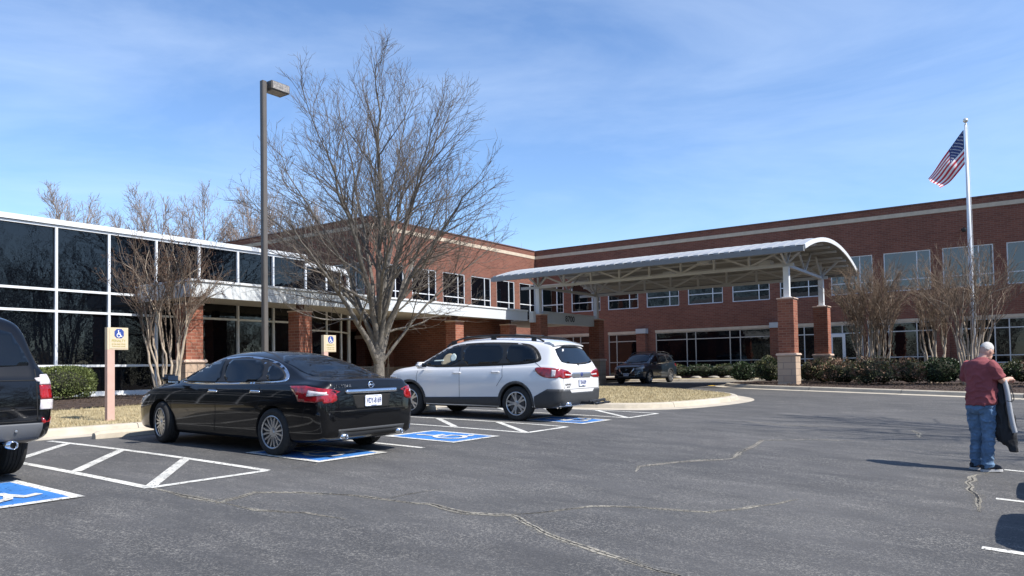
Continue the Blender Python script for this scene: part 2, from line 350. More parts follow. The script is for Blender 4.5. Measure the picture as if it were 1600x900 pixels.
lawn_edge = [(-13.85, -16), (-13.85, 5), (-13.85, 15.7), (-13.6, 16.6), (-12.8, 17.0), (-9.8, 17.05), (-8.6, 17.5), (-7.9, 18.6), (-7.45, 21.4), (-7.65, 22.8), (-9.0, 24.5), (-12.2, 26.9), (-15.2, 29.0), (-18.4, 30.0), (-20.2, 30.1)]
edge_s = chaikin(lawn_edge, 2, False)
edge_d = dens(edge_s, 1.2)
kerb('kerb', edge_d)
lawn_poly = edge_s+[(-20.2, 12.0), (-18.9, 11.6), (-18.3, 8), (-18.6, 3), (-18.4, -16)]
tag(sheet(lawn_poly, 'lawn', 'dry_grass', gg, .5, 0), kind='structure')
def mulch_h(x, y): return gg(x, y)+.02+.035*noise.noise(Vector((x*1.3, y*1.3, 0)))
tag(sheet([(-18.4, -16), (-18.6, 3), (-18.3, 8), (-18.9, 11.6), (-20.2, 12.0), (-23.35, 12.0), (-23.35, -16)], 'mulch_bed', 'mulch', mulch_h, .35, 0), kind='structure')
tag(sheet([(-20.2, 12.0), (-20.2, 43), (-30, 43), (-30, 12.0)], 'walkway_paving', 'concrete', lambda x, y: gg(-20, y)-.0, 2, 0), kind='structure')
isl = [(-11.55, 33.6), (-10.9, 32.0), (-9.6, 30.4), (-8.0, 29.3), (-6.0, 28.3), (-3.3, 27.3), (0, 26.4), (5, 25.4), (14, 24.6), (14, 38.6), (-6, 39.2), (-9.8, 38.2), (-11.3, 36.2)]
isl_s = chaikin(isl, 2); kerb('island_kerb', dens(isl_s, 1.0, True), True)
tag(sheet(isl_s, 'island_mulch', 'mulch', lambda x, y: g(x, y)+.14+.03*noise.noise(Vector((x*1.5, y*1.5, 3))), .5, 0), kind='structure')
far_edge = [(-21.2, 41.6), (-12, 41.9), (-3, 42.0), (16, 42.0)]
kerb('far_kerb', dens(far_edge, 1.2))
tag(sheet([(-21.2, 41.6), (-12, 41.9), (-3, 42.0), (16, 42.0), (16, 43.6), (-21.2, 43.4)], 'lawn_strip', 'dry_grass', lambda x, y: g(x, y)+.14, .8, 0), kind='structure')
tag(sheet([(-30, 43.4), (-21.2, 43.4), (16, 43.6), (16, 46.2), (-30, 46.2)], 'facade_bed', 'mulch', lambda x, y: g(x, y)+.16+.03*noise.noise(Vector((x, y, 3))), .5, 0), kind='structure')
# yellow nose mark on the kerb end
mb = MB(); ynp = [(-12.35, 33.2), (-12.2, 32.7), (-11.9, 32.4), (-11.75, 32.6), (-12.0, 32.95), (-12.1, 33.3)]
tag(sheet(ynp, 'kerb_paint', 'yellow_paint', g, .3, .016), kind='structure')
# ---- markings
LW = .1
lines = MB(); blues = MB()
def on_ground(mb, V, Fc, dz, mi=0): mb.add([(x, y, g(x, y)+dz) for x, y in V], Fc, mi)
def stripe(x0, y0, x1, y1, wd=LW, dz=.005, mb=None, mi=0):
    mb = mb or lines; a = Vector((x0, y0)); b = Vector((x1, y1)); d = (b-a); L_ = d.length; d = d/L_; nn = Vector((-d.y, d.x))*wd/2; k = max(1, int(L_/.4)); V = []
    for i in range(k+1):
        p = a+d*(L_*i/k); V += [p-nn, p+nn]
    on_ground(mb, [tuple(v) for v in V], [(2*i, 2*i+2, 2*i+3, 2*i+1) for i in range(k)], dz, mi)
def hatch(y0, y1, x1=-7.38, x0=-12.9, k=4):
    stripe(x0, y0, x1, y0); stripe(x0, y1, x1, y1, dz=.0055); stripe(x1, y0, x1, y1, dz=.006)
    for i in range(k):
        xa = x1-.06-i*1.6; stripe(xa, y0+.05, xa-1.55, y1-.05, .12, dz=.0065)
hatch(4.08, 5.5); hatch(10.9, 12.3); hatch(14.9, 16.45, k=3)
stripe(-12.9, 8.2, -7.38, 8.2); stripe(-12.9, 1.4, -7.38, 1.4)
for yy in (4.43, 6.93, 9.43, 11.93): stripe(-.40, yy, 4.6, yy)
def isa(ribs):  # wheelchair pictogram in a unit square: list of (points, width)
    return None
ISA = [([(.42, .74), (.44, .46), (.66, .46)], .085), ([(.43, .60), (.62, .60)], .07), ([(.62, .47), (.72, .22), (.83, .26)], .08),
       ([(.40+.0, .56), (.30, .50), (.235, .38), (.25, .25), (.34, .15), (.47, .13), (.58, .19), (.63, .30)], .07)]
def isa_shapes():
    out = [[(.42+.07*math.cos(a*math.pi/6), .84+.07*math.sin(a*math.pi/6)) for a in range(12)]]
    for pts, wd in ISA:
        for i in range(len(pts)-1):
            a = Vector(pts[i]); b = Vector(pts[i+1]); d = (b-a).normalized(); nn = Vector((-d.y, d.x))*wd/2; e = d*wd*.3
            out.append([tuple(a-e-nn), tuple(b+e-nn), tuple(b+e+nn), tuple(a-e+nn)])
    return out
def badge(y0, x1=-7.40, sx=1.5, sy=1.22):
    x0 = x1-sx; y1 = y0+sy; mb = MB()
    for (a, b, c, d_) in ((x0, y0, x1, y0+.1), (x0, y1-.1, x1, y1), (x0, y0+.1, x0+.1, y1-.1), (x1-.1, y0+.1, x1, y1-.1)):
        on_ground(mb, [(a, b), (c, b), (c, d_), (a, d_)], [(0, 1, 2, 3)], .011, 0)
    k = 4; V = [(x0+.1+(sx-.2)*i/k, y0+.1+(sy-.2)*j/k) for j in range(k+1) for i in range(k+1)]
    on_ground(mb, V, [(j*(k+1)+i, j*(k+1)+i+1, (j+1)*(k+1)+i+1, (j+1)*(k+1)+i) for j in range(k) for i in range(k)], .011, 1)
    for s_i, sh in enumerate(isa_shapes()):
        on_ground(mb, [(x1-.1-v*(sx-.25), y0+.05+u*(sy-.1)) for u, v in sh], [tuple(range(len(sh)))], .016+.0006*s_i, 0)
    return mb.build('accessible_marking', ['line_paint', 'blue_paint'])
for y0 in (2.25, 6.27, 8.93, 12.95): tag(badge(y0), kind='structure')
tag(lines.build('painted_line', 'line_paint'), kind='structure')
# ---- cracks in the asphalt
CRACKS = [([(-7.341, 4.105), (-6.598, 4.065), (-6.209, 4.113), (-6.377, 4.614), (-5.895, 4.931), (-5.537, 5.106), (-5.081, 5.172), (-4.689, 5.276), (-4.202, 5.204), (-3.853, 5.409), (-3.32, 5.094), (-2.92, 4.95), (-2.287, 4.747), (-1.993, 4.714), (-1.748, 4.643)], 0.085),
([(-3.853, 5.409), (-3.682, 5.697), (-3.484, 6.228), (-3.11, 6.483), (-2.541, 6.713), (-2.336, 7.11), (-2.176, 7.496), (-2.041, 7.944)], 0.07),
([(-6.209, 4.113), (-5.686, 4.114), (-5.284, 4.313), (-4.817, 4.36)], 0.06),
([(-6.329, 4.125), (-6.295, 4.555), (-6.261, 4.755)], 0.03),
([(-4.043, 8.327), (-4.188, 8.72), (-4.037, 9.215), (-3.888, 9.612), (-3.52, 10.252), (-3.631, 11.004), (-3.722, 12.006), (-3.844, 12.79), (-3.175, 13.596), (-2.597, 13.949)], 0.085),
([(-0.557, 11.536), (-0.69, 11.028), (-0.709, 10.364), (-0.628, 9.761), (-0.559, 9.272), (-0.502, 8.521)], 0.09),
([(-2.066, 16.675), (-1.914, 16.135), (-1.784, 15.369)], 0.1),
([(-5.171, 5.091), (-5.154, 5.516), (-5.089, 5.928)], 0.03),
([(-7.321, 5.535), (-7.308, 6.117), (-7.648, 6.945)], 0.02),
([(-8.758, 4.071), (-8.557, 3.544)], 0.015),
([(-5.668, 16.078), (-4.34, 15.726), (-3.109, 16.296)], 0.05),
([(-8.634, 4.164), (-7.997, 4.12), (-7.341, 4.105)], 0.05),
]

ck = MB(); rngc = random.Random(5)
for P, wd in CRACKS:
    P = dens(P, .12); n = len(P); ph = rngc.random()*50
    P = [(x+.035*noise.noise(Vector((x*4, y*4, ph))), y+.035*noise.noise(Vector((x*4, y*4, ph+9)))) for x, y in P]
    for mi, ww, dz in ((1, 2.6, .0015), (0, 1.15, .003), (2, .15, .0045)):
        V = []
        for i in range(n):
            a = Vector(P[max(i-1, 0)]); b = Vector(P[min(i+1, n-1)]); d = (b-a).normalized(); nn = Vector((-d.y, d.x))
            f_ = (.65+.7*noise.noise(Vector((P[i][0]*2.2, P[i][1]*2.2, ph+mi)))) if mi < 2 else max(.08, .9+2.2*noise.noise(Vector((P[i][0]*1.3, P[i][1]*1.3, ph))))
            q = wd*ww*max(.1, f_)*min(1, .25+i*.15, .25+(n-1-i)*.15); p = Vector(P[i]); V += [tuple(p-nn*q/2), tuple(p+nn*q/2)]
        on_ground(ck, V, [(2*i, 2*i+2, 2*i+3, 2*i+1) for i in range(n-1)], dz, mi)
tag(ck.build('asphalt_crack', ['crack_tan', 'crack_edge', 'crack_dark']), kind='structure')
# ---- grass blades
def blades(name, spots, h0, h1, m_):
    rg = random.Random(3); mb = MB(); V = []; Fc = []
    for (x, y) in spots:
        z = gg(x, y) if y < 31 else g(x, y)+.14; a = rg.uniform(0, 6.28); h = rg.uniform(h0, h1); wd = rg.uniform(.004, .009); lx, ly = rg.uniform(-.04, .04), rg.uniform(-.04, .04); dx, dy = math.cos(a)*wd, math.sin(a)*wd
        k = len(V); V += [(x-dx, y-dy, z-.01), (x+dx, y+dy, z-.01), (x+lx, y+ly, z+h)]; Fc.append((k, k+1, k+2))
    mb.v = V; mb.f = Fc; mb.m = [0]*len(Fc)
    return tag(mb.build(name, m_), kind='stuff')
rg = random.Random(8)
def inpoly(x, y, P):
    ins = False
    for i in range(len(P)):
        a = P[i-1]; b = P[i]
        if (a[1] > y) != (b[1] > y) and x < (b[0]-a[0])*(y-a[1])/(b[1]-a[1])+a[0]: ins = not ins
    return ins
sp_ = []
while len(sp_) < 60000:
    x = rg.uniform(-19, -7.4); y = rg.uniform(1.5, 30)
    if (x > -14 or y < 13 or rg.random() < .4) and inpoly(x, y, lawn_poly): sp_.append((x, y))
mat('blade', (.40, .31, .16), .9, noise_s=2.2, var=.35, col2=(.55, .46, .28))
tag(blades('grass', sp_, .02, .065, 'blade'), None, None)
bpy.data.objects['grass']['label'] = 'dormant straw coloured lawn grass beside the parking stalls'; bpy.data.objects['grass']['category'] = 'grass'
# mulch crumbs and dry sticks in the left bed
mb = MB()
for i in range(2600):
    x = rg.uniform(-23.2, -18.4); y = rg.uniform(4, 12); z = mulch_h(x, y); a = rg.uniform(0, 3.14); l = rg.uniform(.02, .06)
    mb.beam((x, y, z+.005), (x+l*math.cos(a), y+l*math.sin(a), z+rg.uniform(.0, .03)), .012, .008)
for i in range(4200):
    x = rg.uniform(-11, 3); y = rg.uniform(26.5, 33)
    if not inpoly(x, y, isl_s) or rg.random() < .5: continue
    z = g(x, y)+.15; a = rg.uniform(0, 3.14); l = rg.uniform(.03, .08); mb.beam((x, y, z), (x+l*math.cos(a), y+l*math.sin(a), z+rg.uniform(0, .04)), .02, .015)
mat('chip', (.055, .036, .027), .95, noise_s=9, var=.5, col2=(.12, .08, .055))
tag(mb.build('wood_chips', 'chip'), 'brown wood chips scattered over the planting beds', 'mulch', kind='stuff')

# ================================================================== BUILDINGS
def P3(axis, c, u, z): return (u, c, z) if axis == 'Y' else (c, u, z)
def facade(mb, axis, c, u0, u1, z0, z1, holes, sgn, reveal=.12, mi=0):
    us = sorted(set([u0, u1]+[h[i] for h in holes for i in (0, 1)])); zs = sorted(set([z0, z1]+[h[i] for h in holes for i in (2, 3)]))
    for i in range(len(us)-1):
        for j in range(len(zs)-1):
            a, b, p, q = us[i], us[i+1], zs[j], zs[j+1]; um = (a+b)/2; zm = (p+q)/2
            if um < u0 or um > u1 or zm < z0 or zm > z1: continue
            if any(h[0] < um < h[1] and h[2] < zm < h[3] for h in holes): continue
            mb.add([P3(axis, c, a, p), P3(axis, c, b, p), P3(axis, c, b, q), P3(axis, c, a, q)], [(0, 1, 2, 3)], mi)
    r = -sgn*reveal
    for a, b, p, q in holes:
        for (ua, za, ub, zb) in ((a, p, b, p), (b, p, b, q), (b, q, a, q), (a, q, a, p)):
            mb.add([P3(axis, c, ua, za), P3(axis, c, ub, zb), P3(axis, c+r, ub, zb), P3(axis, c+r, ua, za)], [(0, 1, 2, 3)], mi)
def lbox(mb, axis, ca, cb, u0, u1, z0, z1, mi=0):
    a, b = min(ca, cb), max(ca, cb)
    if axis == 'Y': mb.box((u0, a, z0), (u1, b, z1), mi)
    else: mb.box((a, u0, z0), (b, u1, z1), mi)
def window(parent, axis, c, sgn, u0, u1, z0, z1, vert=(), horz=(), fw_=.07, gl='glass', fm='white_metal', recess=.08, name='window', partial=None):
    r = c-sgn*recess; mb = MB(); o1 = r+sgn*.05; o0 = r-sgn*.02
    lbox(mb, axis, o0, o1, u0, u1, z0, z0+fw_); lbox(mb, axis, o0, o1, u0, u1, z1-fw_, z1)
    lbox(mb, axis, o0, o1, u0, u0+fw_, z0+fw_, z1-fw_); lbox(mb, axis, o0, o1, u1-fw_, u1, z0+fw_, z1-fw_)
    for v in vert: lbox(mb, axis, o0, o1-sgn*.004, v-fw_/2, v+fw_/2, z0+fw_, z1-fw_)
    for h in horz: lbox(mb, axis, o0, o1-sgn*.008, u0+fw_, u1-fw_, h-fw_/2, h+fw_/2)
    f = mb.build(name, fm, parent)
    mg = MB(); mg.add([P3(axis, r, u0+.01, z0+.01), P3(axis, r, u1-.01, z0+.01), P3(axis, r, u1-.01, z1-.01), P3(axis, r, u0+.01, z1-.01)], [(0, 1, 2, 3)])
    mg.build('pane', gl, f); return f
ZP = 8.5
bb = thing('brick_building', (-30.1, 46, -.9), 'two storey red brick office building with a pale stone band and white framed windows', 'building', world=True)
YA, XB, YC = 46.0, -30.1, 29.2
upA = [(-27.07, -24.75), (-24.15, -21.86), (-21.25, -18.95), (-18.34, -16.04), (-15.43, -13.13), (-12.52, -10.22), (-9.62, -7.40), (-6.83, -4.53), (-3.97, -1.66), (-1.09, 1.2), (1.8, 4.1), (4.7, 7.0)]
holesA = [(-29.6, -27.72, 3.84, 6.0)]+[(a, b, 3.84, 6.0) for a, b in upA]
gf = [(-29.6, -25.2, -.72, 2.12), (-24.17, -21.9, -.72, 2.12), (-20.66, -13.1, -.2, 2.12), (-11.9, -8.0, -.2, 2.12), (-7.75, -4.4, -.2, 2.12), (-3.2, 8.0, -.2, 2.12)]
mbw = MB(); facade(mbw, 'Y', YA, XB, 14, -1.1, ZP, holesA+gf, -1)
holesB = []; y = 29.92
for a, b in ((29.95, 31.95), (32.66, 34.85), (35.46, 37.65), (38.30, 40.46), (41.12, 43.27), (43.91, 45.95)): holesB.append((a, b, 2.95, 6.04))
facade(mbw, 'X', XB, YC, YA, -1.1, ZP, holesB, 1)
holesC = [(-33.6, -30.5, 2.6, 6.05)]
facade(mbw, 'Y', YC, -70, XB, -1.1, ZP, holesC, -1)
mbw.add([(-70, YC, ZP-.2), (XB, YC, ZP-.2), (XB, YA, ZP-.2), (-70, YA, ZP-.2)], [(0, 1, 2, 3)])
mbw.add([(-70, YA, ZP-.2), (14, YA, ZP-.2), (14, YA+25, ZP-.2), (-70, YA+25, ZP-.2)], [(0, 1, 2, 3)])
facade(mbw, 'X', 14, YA, YA+25, -1.1, ZP, [], 1); 
mbw.build('wall', 'brick', bb)
mb = MB()  # stone band, 3 mm proud strips
lbox(mb, 'Y', YA-.03, YA+.05, XB+.03, 14.03, 7.93, 8.15); lbox(mb, 'X', XB-.05, XB+.03, YC-.03, YA-.03, 7.93, 8.15); lbox(mb, 'Y', YC-.03, YC+.05, -70, XB-.05, 7.93, 8.15)
mb.build('stone_band', 'stone_trim', bb)
mb = MB()
lbox(mb, 'Y', YA-.05, YA+.3, XB+.05, 14.05, ZP, ZP+.06); lbox(mb, 'X', XB-.3, XB+.05, YC-.05, YA-.05, ZP, ZP+.062); lbox(mb, 'Y', YC-.05, YC+.3, -70, XB-.3, ZP, ZP+.058)
mb.build('coping', 'coping', bb)
window(bb, 'Y', YA, -1, -29.6, -27.72, 3.84, 6.0, [-28.31], [4.47])
for i, (a, b) in enumerate(upA): window(bb, 'Y', YA, -1, a, b, 3.84, 6.0, [b-.66], [4.47], fw_=.05, gl='glass_sky' if i > 5 else 'glass')
for a, b, p, q in holesB: window(bb, 'X', XB, 1, a, b, p, q, [b-.66], [4.52], fw_=.055)
window(bb, 'Y', YC, -1, -33.6, -30.5, 2.6, 6.05, [-32.9, -31.2], [4.5], fm='frame_grey')
gfv = {0: [-27.9, -27.0, -26.4], 1: [-23.55], 2: [-18.5, -17.9, -15.66, -15.02], 3: [-11.2, -9.72, -9.1], 4: [-7.2, -6.67, -5.3], 5: [-1.72, -1.09, .9, 1.6, 4, 4.6]}
for i, (a, b, p, q) in enumerate(gf): window(bb, 'Y', YA, -1, a, b, p, q, gfv[i], [1.62, .2], fw_=.055, fm='frame_grey' if i > 2 else 'frame_dim')
mb = MB()   # lintels
for a, b, p, q in gf: lbox(mb, 'Y', YA-.02, YA+.05, a-.02, b+.02, 2.123, 2.29)
mb.build('lintel', 'stone_trim', bb)
for a in (-21.9, -13.1, -4.4):   # projecting brick pilasters between the ground floor windows
    mb = MB(); lbox(mb, 'Y', YA-.35, YA-.002, a+.003, a+.65, -1.05, 2.10); pz = mb.build('pilaster', 'brick', bb)
    if a < -5: mb = MB(); lbox(mb, 'Y', YA-.42, YA-.004, a, a+.72, 2.104, 2.42); mb.build('capital', 'box_grey', pz)
# white framed entrance door on the ground floor
mb = MB(); lbox(mb, 'Y', YA-.04, YA+.03, -9.78, -9.62, -.85, 1.6); lbox(mb, 'Y', YA-.04, YA+.03, -9.1, -8.94, -.85, 1.6); lbox(mb, 'Y', YA-.038, YA+.03, -9.62, -9.1, 1.42, 1.598); lbox(mb, 'Y', YA-.038, YA+.03, -9.62, -9.1, -.85, -.6)
dr = mb.build('door', 'white_metal', bb); mb = MB(); lbox(mb, 'Y', YA-.01, YA+.0, -9.62, -9.1, -.6, 1.42); mb.build('pane', 'glass', dr)
# little lightning rods along the parapet, roof security camera
for (x, y, z) in ((-26.0, YA, 8.56), (-30.0, 44.0, 8.56), (-36, YC+.1, 8.56)):
    mb = MB(); mb.tube([(x, y+.1, z-.05), (x, y+.1, z+.35)], .012, 6); mb.build('roof_rod', 'metal', bb)
mb = MB(); mb.tube([(-2.91, 45.98, 6.95), (-2.91, 45.72, 6.92)], .05, 8); mb.lathe([(.001, -.17), (.09, -.14), (.13, -.05), (.12, .03), (.001, .05)], 14, (-2.91, 45.66, 6.86))
cmo = mb.build('security_camera', 'black_trim', bb, 'auto')
# low brick blocks standing below the covered walk
vb = thing('brick_entry_block', (-27, 26, -.7), 'low brick entry block with a sunlit header, beside the curved glass bay', 'building', world=True)
mb = MB(); mb.box((-30.05, 24.7, 1.98), (-27.0, 29.18, 2.50)); mb.box((-28.0, 26.2, -.9), (-27.35, 26.75, 1.976)); mb.box((-30.05, 28.3, -.9), (-27.1, 29.17, 1.977)); mb.build('wall', 'brick', vb)
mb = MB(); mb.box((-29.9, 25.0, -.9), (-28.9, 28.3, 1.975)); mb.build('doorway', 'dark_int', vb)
mb = MB(); mb.box((-28.05, 26.15, 1.55), (-27.3, 26.8, 1.72)); mb.build('cap', 'cast_stone', vb)
vb = thing('brick_wing', (-23, 27, -.7), 'shaded brick wall block with a stone base course under the walkway canopy', 'building', world=True)
mb = MB(); mb.box((-26.2, 26.4, -.9), (-22.1, 31.0, 2.42)); mb.box((-26.6, 25.9, -.9), (-25.6, 26.398, 2.415)); mb.build('wall', 'brick', vb)
mb = MB(); mb.box((-26.65, 25.82, -.9), (-25.55, 26.35, .12)); mb.box((-25.547, 26.33, -.9), (-22.06, 26.6, .12)); mb.build('stone_base', 'stone_block', vb)
# ---- glass building with curtain wall and a curved bay
XL = -23.5
gb = thing('glass_building', (XL, 8, -.7), 'dark glass walled building with white mullions and a curved bay at the left', 'building', world=True)
ys = [10.17+1.5225*k for k in range(-14, 7)]; yend = 19.3
zb_, zt_ = -.52, 4.36; trans = [(.26, 0), (1.87, 0), (2.53, 0)]
mb = MB()
mb.box((XL, -12, -.9), (XL+.07, yend, zb_)); mb.box((XL, -12, -.9), (XL+.16, yend, -.62))
mb.build('sill', 'white_metal', gb)
mb = MB(); mb.box((XL-.3, -12.2, zt_+.05), (XL+.14, yend+.05, 4.56)); mb.box((XL-.3, -12.1, zt_-.03), (XL+.085, yend+.02, zt_+.035)); mb.build('roof_edge', 'white_metal', gb)
mb = MB(); mb.box((XL-6, -12, 4.3), (XL-.302, yend, 4.5)); mb.build('roof', 'gutter', gb)
for yy in ys:
    if yy > -12 and yy < yend+.1:
        mb = MB(); mb.box((XL-.05, yy-.035, zb_), (XL+.085, yy+.035, zt_-.032)); mb.build('mullion', 'white_metal', gb)
for z_ in (.26, 1.87, 2.5):
    mb = MB(); mb.box((XL-.05, -12, z_-.035), (XL+.065, yend, z_+.035)); mb.build('transom', 'white_metal', gb)
mb = MB(); mb.add([(XL, -12, zb_), (XL, yend, zb_), (XL, yend, zt_), (XL, -12, zt_)], [(0, 1, 2, 3)]); mb.build('glass_wall', 'glass', gb)
rC = 5.3; cx, cyc = XL-rC, yend
def arc(a, r): return (cx+r*math.cos(a), cyc+r*math.sin(a))
aa = [R_(t_) for t_ in (0, 13, 26, 39, 52, 65, 78, 90)]
mb = MB()
for i in range(28):
    a = R_(90*i/28); b = R_(90*(i+1)/28); p = arc(a, rC); q = arc(b, rC); mb.add([(*p, -.7), (*q, -.7), (*q, 4.1), (*p, 4.1)], [(0, 1, 2, 3)])
mb.build('curved_glass', 'glass', gb)
def arcbox(mb, r0, r1, z0, z1, n=28, a1=90):
    for i in range(n):
        a = R_(a1*i/n); b = R_(a1*(i+1)/n); A = [arc(a, r0), arc(a, r1), arc(b, r1), arc(b, r0)]
        mb.add([(*q, z0) for q in A]+[(*q, z1) for q in A], [(0, 1, 2, 3), (4, 5, 6, 7), (0, 1, 5, 4), (1, 2, 6, 5), (2, 3, 7, 6), (3, 0, 4, 7)])
mb = MB(); arcbox(mb, rC-.25, rC+.10, 4.12, 4.30); mb.build('curved_roof_edge', 'white_metal', gb)
for a in aa:
    x_, y_ = arc(a, rC+.02); mb = MB(); mb.tube([(x_, y_, -.7), (x_, y_, 4.12)], .04, 6); mb.build('mullion', 'white_metal', gb)
for z_ in (1.6, 3.0): mb = MB(); arcbox(mb, rC-.03, rC+.05, z_-.03, z_+.03); mb.build('transom', 'frame_grey', gb)
# ---- covered walk: long white fascia on brick piers
def pier_parts(parent, x, y, ztop, zbase, s=.30, cap=True, zs=.40, sc=None):
    """brick pier with stone base, all as parts of parent; x,y centre, s half width"""
    mb = MB(); mb.box((x-s, y-s, zs), (x+s, y+s, ztop)); p = mb.build('brick_pier', 'pier_brick', parent)
    mb = MB(); mb.box((x-s-.045, y-s-.045, zbase), (x+s+.045, y+s+.045, zs-.09)); mb.build('stone_base', 'stone_block', p)
    mb = MB(); mb.bbox((x-s-.1, y-s-.1, zs-.087), (x+s+.1, y+s+.1, zs+.012), .025); mb.build('stone_ledge', 'cast_stone', p)
    if cap: mb = MB(); mb.bbox((x-s-.04, y-s-.04, ztop+.001), (x+s+.04, y+s+.04, ztop+.055), .015); mb.build('cap', 'cast_stone', p)
    return p
wc = thing('walkway_canopy', (-20.4, 20, -.7), 'long covered walkway with a plain white fascia on brick piers, behind the big bare tree', 'canopy', world=True)
XF = -20.4
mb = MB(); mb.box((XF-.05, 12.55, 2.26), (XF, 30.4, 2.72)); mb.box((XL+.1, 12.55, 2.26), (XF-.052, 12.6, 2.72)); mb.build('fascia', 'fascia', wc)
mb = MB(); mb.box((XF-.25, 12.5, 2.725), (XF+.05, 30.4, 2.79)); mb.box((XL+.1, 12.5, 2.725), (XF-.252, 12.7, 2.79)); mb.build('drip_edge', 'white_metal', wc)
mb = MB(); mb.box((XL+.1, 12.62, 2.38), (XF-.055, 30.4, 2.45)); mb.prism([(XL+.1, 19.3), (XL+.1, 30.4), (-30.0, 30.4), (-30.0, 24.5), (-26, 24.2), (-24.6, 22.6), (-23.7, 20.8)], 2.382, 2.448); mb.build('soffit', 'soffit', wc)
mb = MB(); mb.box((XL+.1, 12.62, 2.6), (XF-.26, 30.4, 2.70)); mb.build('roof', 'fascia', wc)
for yy in (12.87, 17.04, 25.5, 29.6):
    pier_parts(wc, -21.0, yy, 2.04, -.95, .28, True, .38)
    mb = MB(); mb.box((-21.1, yy-.1, 2.1), (-20.9, yy+.1, 2.38)); mb.build('post', 'coping', wc)
# ---- arched entrance canopy
ec = thing('entrance_canopy', (-14, 33.9, -1), 'barrel roofed white steel entrance canopy on four brick piers over the drive', 'canopy', world=True)
PX0, PX1, PY0, PY1 = -20.1, -8.15, 30.95, 36.85
ZT = 2.54
for x, y in ((PX1, PY0), (PX1, PY1), (PX0, PY0), (PX0, PY1)):
    pier_parts(ec, x, y, ZT, g(x, y)-.05, .31, True, .36)
    mb = MB(); mb.box((x-.11, y-.11, ZT+.056), (x+.11, y+.11, 3.86)); mb.box((x-.17, y-.17, ZT+.055), (x+.17, y+.17, ZT+.10)); mb.build('steel_column', 'white_metal', ec)
YE0, YE1, XR0, XR1 = 28.95, 38.85, -21.4, -6.95
def archz(y, dz=0):
    u = (y-(YE0+YE1)/2)/((YE1-YE0)/2); Rr = (4.95**2+.76**2)/(2*.76); return 4.26+math.sqrt(Rr*Rr-(u*4.95)**2)-(Rr-.76)+dz
NY = 24; yy_ = [YE0+(YE1-YE0)*i/NY for i in range(NY+1)]
mb = MB()
V = [(x, y, archz(y, .13)) for x in (XR0, XR1) for y in yy_]+[(x, y, archz(y, .0)) for x in (XR0, XR1) for y in yy_]; n = NY+1
mb.add(V, [(i, i+1, n+i+1, n+i) for i in range(NY)]); 
mb.add([V[n+i] for i in range(n)]+[V[3*n+i] for i in range(n)], [(i, i+1, n+i+1, n+i) for i in range(NY)])
mb.add([V[i] for i in range(n)]+[V[2*n+i] for i in range(n)], [(i, i+1, n+i+1, n+i) for i in range(NY)])
xx = XR0+.2
while xx < XR1:   # standing seams
    for i in range(NY): mb.beam((xx, yy_[i], archz(yy_[i], .14)), (xx, yy_[i+1], archz(yy_[i+1], .14)), .022, .035)
    xx += .42
mb.build('roof_shell', 'roof_metal', ec, 'auto')
mb = MB(); mb.add([V[2*n+i] for i in range(n)]+[V[3*n+i] for i in range(n)], [(i, i+1, n+i+1, n+i) for i in range(NY)])
for i in range(1, 2*NY):
    y = YE0+(YE1-YE0)*i/(2*NY); mb.box((XR0+.02, y-.03, archz(y)-.035), (XR1-.02, y+.03, archz(y)-.003), 1)
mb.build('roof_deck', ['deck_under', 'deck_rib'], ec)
mb = MB()
for i in range(NY): mb.beam((XR1+.02, yy_[i], archz(yy_[i], .06)), (XR1+.02, yy_[i+1], archz(yy_[i+1], .06)), .04, .17)
mb.build('end_trim', 'white_metal', ec)
for ye, s_ in ((YE0, -1), (YE1, 1)):
    mb = MB(); mb.box((XR0, ye-.03 if s_ > 0 else ye-.17, 4.14), (XR1, ye+.17 if s_ > 0 else ye+.03, 4.34)); gt = mb.build('gutter', 'gutter', ec)
    mb = MB(); mb.beam((XR0+.1, ye+s_*.08, 4.38), (XR1-.1, ye+s_*.08, 4.38), .015, .015); xx = XR0+.1
    while xx < XR1-.2: mb.box((xx, ye+s_*.08-.05, 4.342), (xx+.2, ye+s_*.08+.05, 4.40)); xx += .42
    mb.build('snow_guard', 'roof_metal', gt)
def truss(y, name='truss'):
    mb = MB(); zb2 = 3.93; zt2 = archz(y)-.1
    mb.beam((XR0+.3, y, zb2), (XR1-.3-.6, y, zb2), .1, .13); mb.beam((XR0+.1, y, zt2), (XR1-.1, y, zt2), .1, .1)
    k = 8; xs = [PX0+(PX1-PX0)*i/k for i in range(k+1)]
    for i, x in enumerate(xs): mb.beam((x, y, zb2), (x, y, zt2), .09, .09, upv=(0, 1, 0))
    for i in range(k):
        a, b = (xs[i], xs[i+1]) if i % 2 else (xs[i+1], xs[i])
        mb.beam((a, y+.002, zb2+.05), (b, y+.002, zt2-.05), .075, .075, upv=(0, 1, 0))
    return mb.build(name, 'steel_paint', ec)
truss(PY0); truss(PY1); 
for x in (PX0, PX1):
    mb = MB(); mb.beam((x, PY0, 3.93), (x, PY1, 3.93), .14, .12)
    for (ya, za) in ((PY0, 3.95), (PY1, 3.95)):
        for dy in (-1.0, .9):
            y2 = ya+dy*(1 if ya == PY0 else -1); mb.beam((x+.003, ya, za), (x+.003, y2, archz(y2)-.05), .07, .07)
        for dx in (-.8, .8): mb.beam((x, ya+.004, za), (x+dx, ya+.004, archz(ya)-.08), .07, .07, upv=(0, 1, 0))
    mb.beam((x, (PY0+PY1)/2, 3.93), (x, (PY0+PY1)/2-1.2, archz(32.7)-.05), .07, .07); mb.beam((x, (PY0+PY1)/2, 3.93), (x, (PY0+PY1)/2+1.2, archz(35.1)-.05), .07, .07)
    mb.build('cross_frame', 'steel_paint', ec)
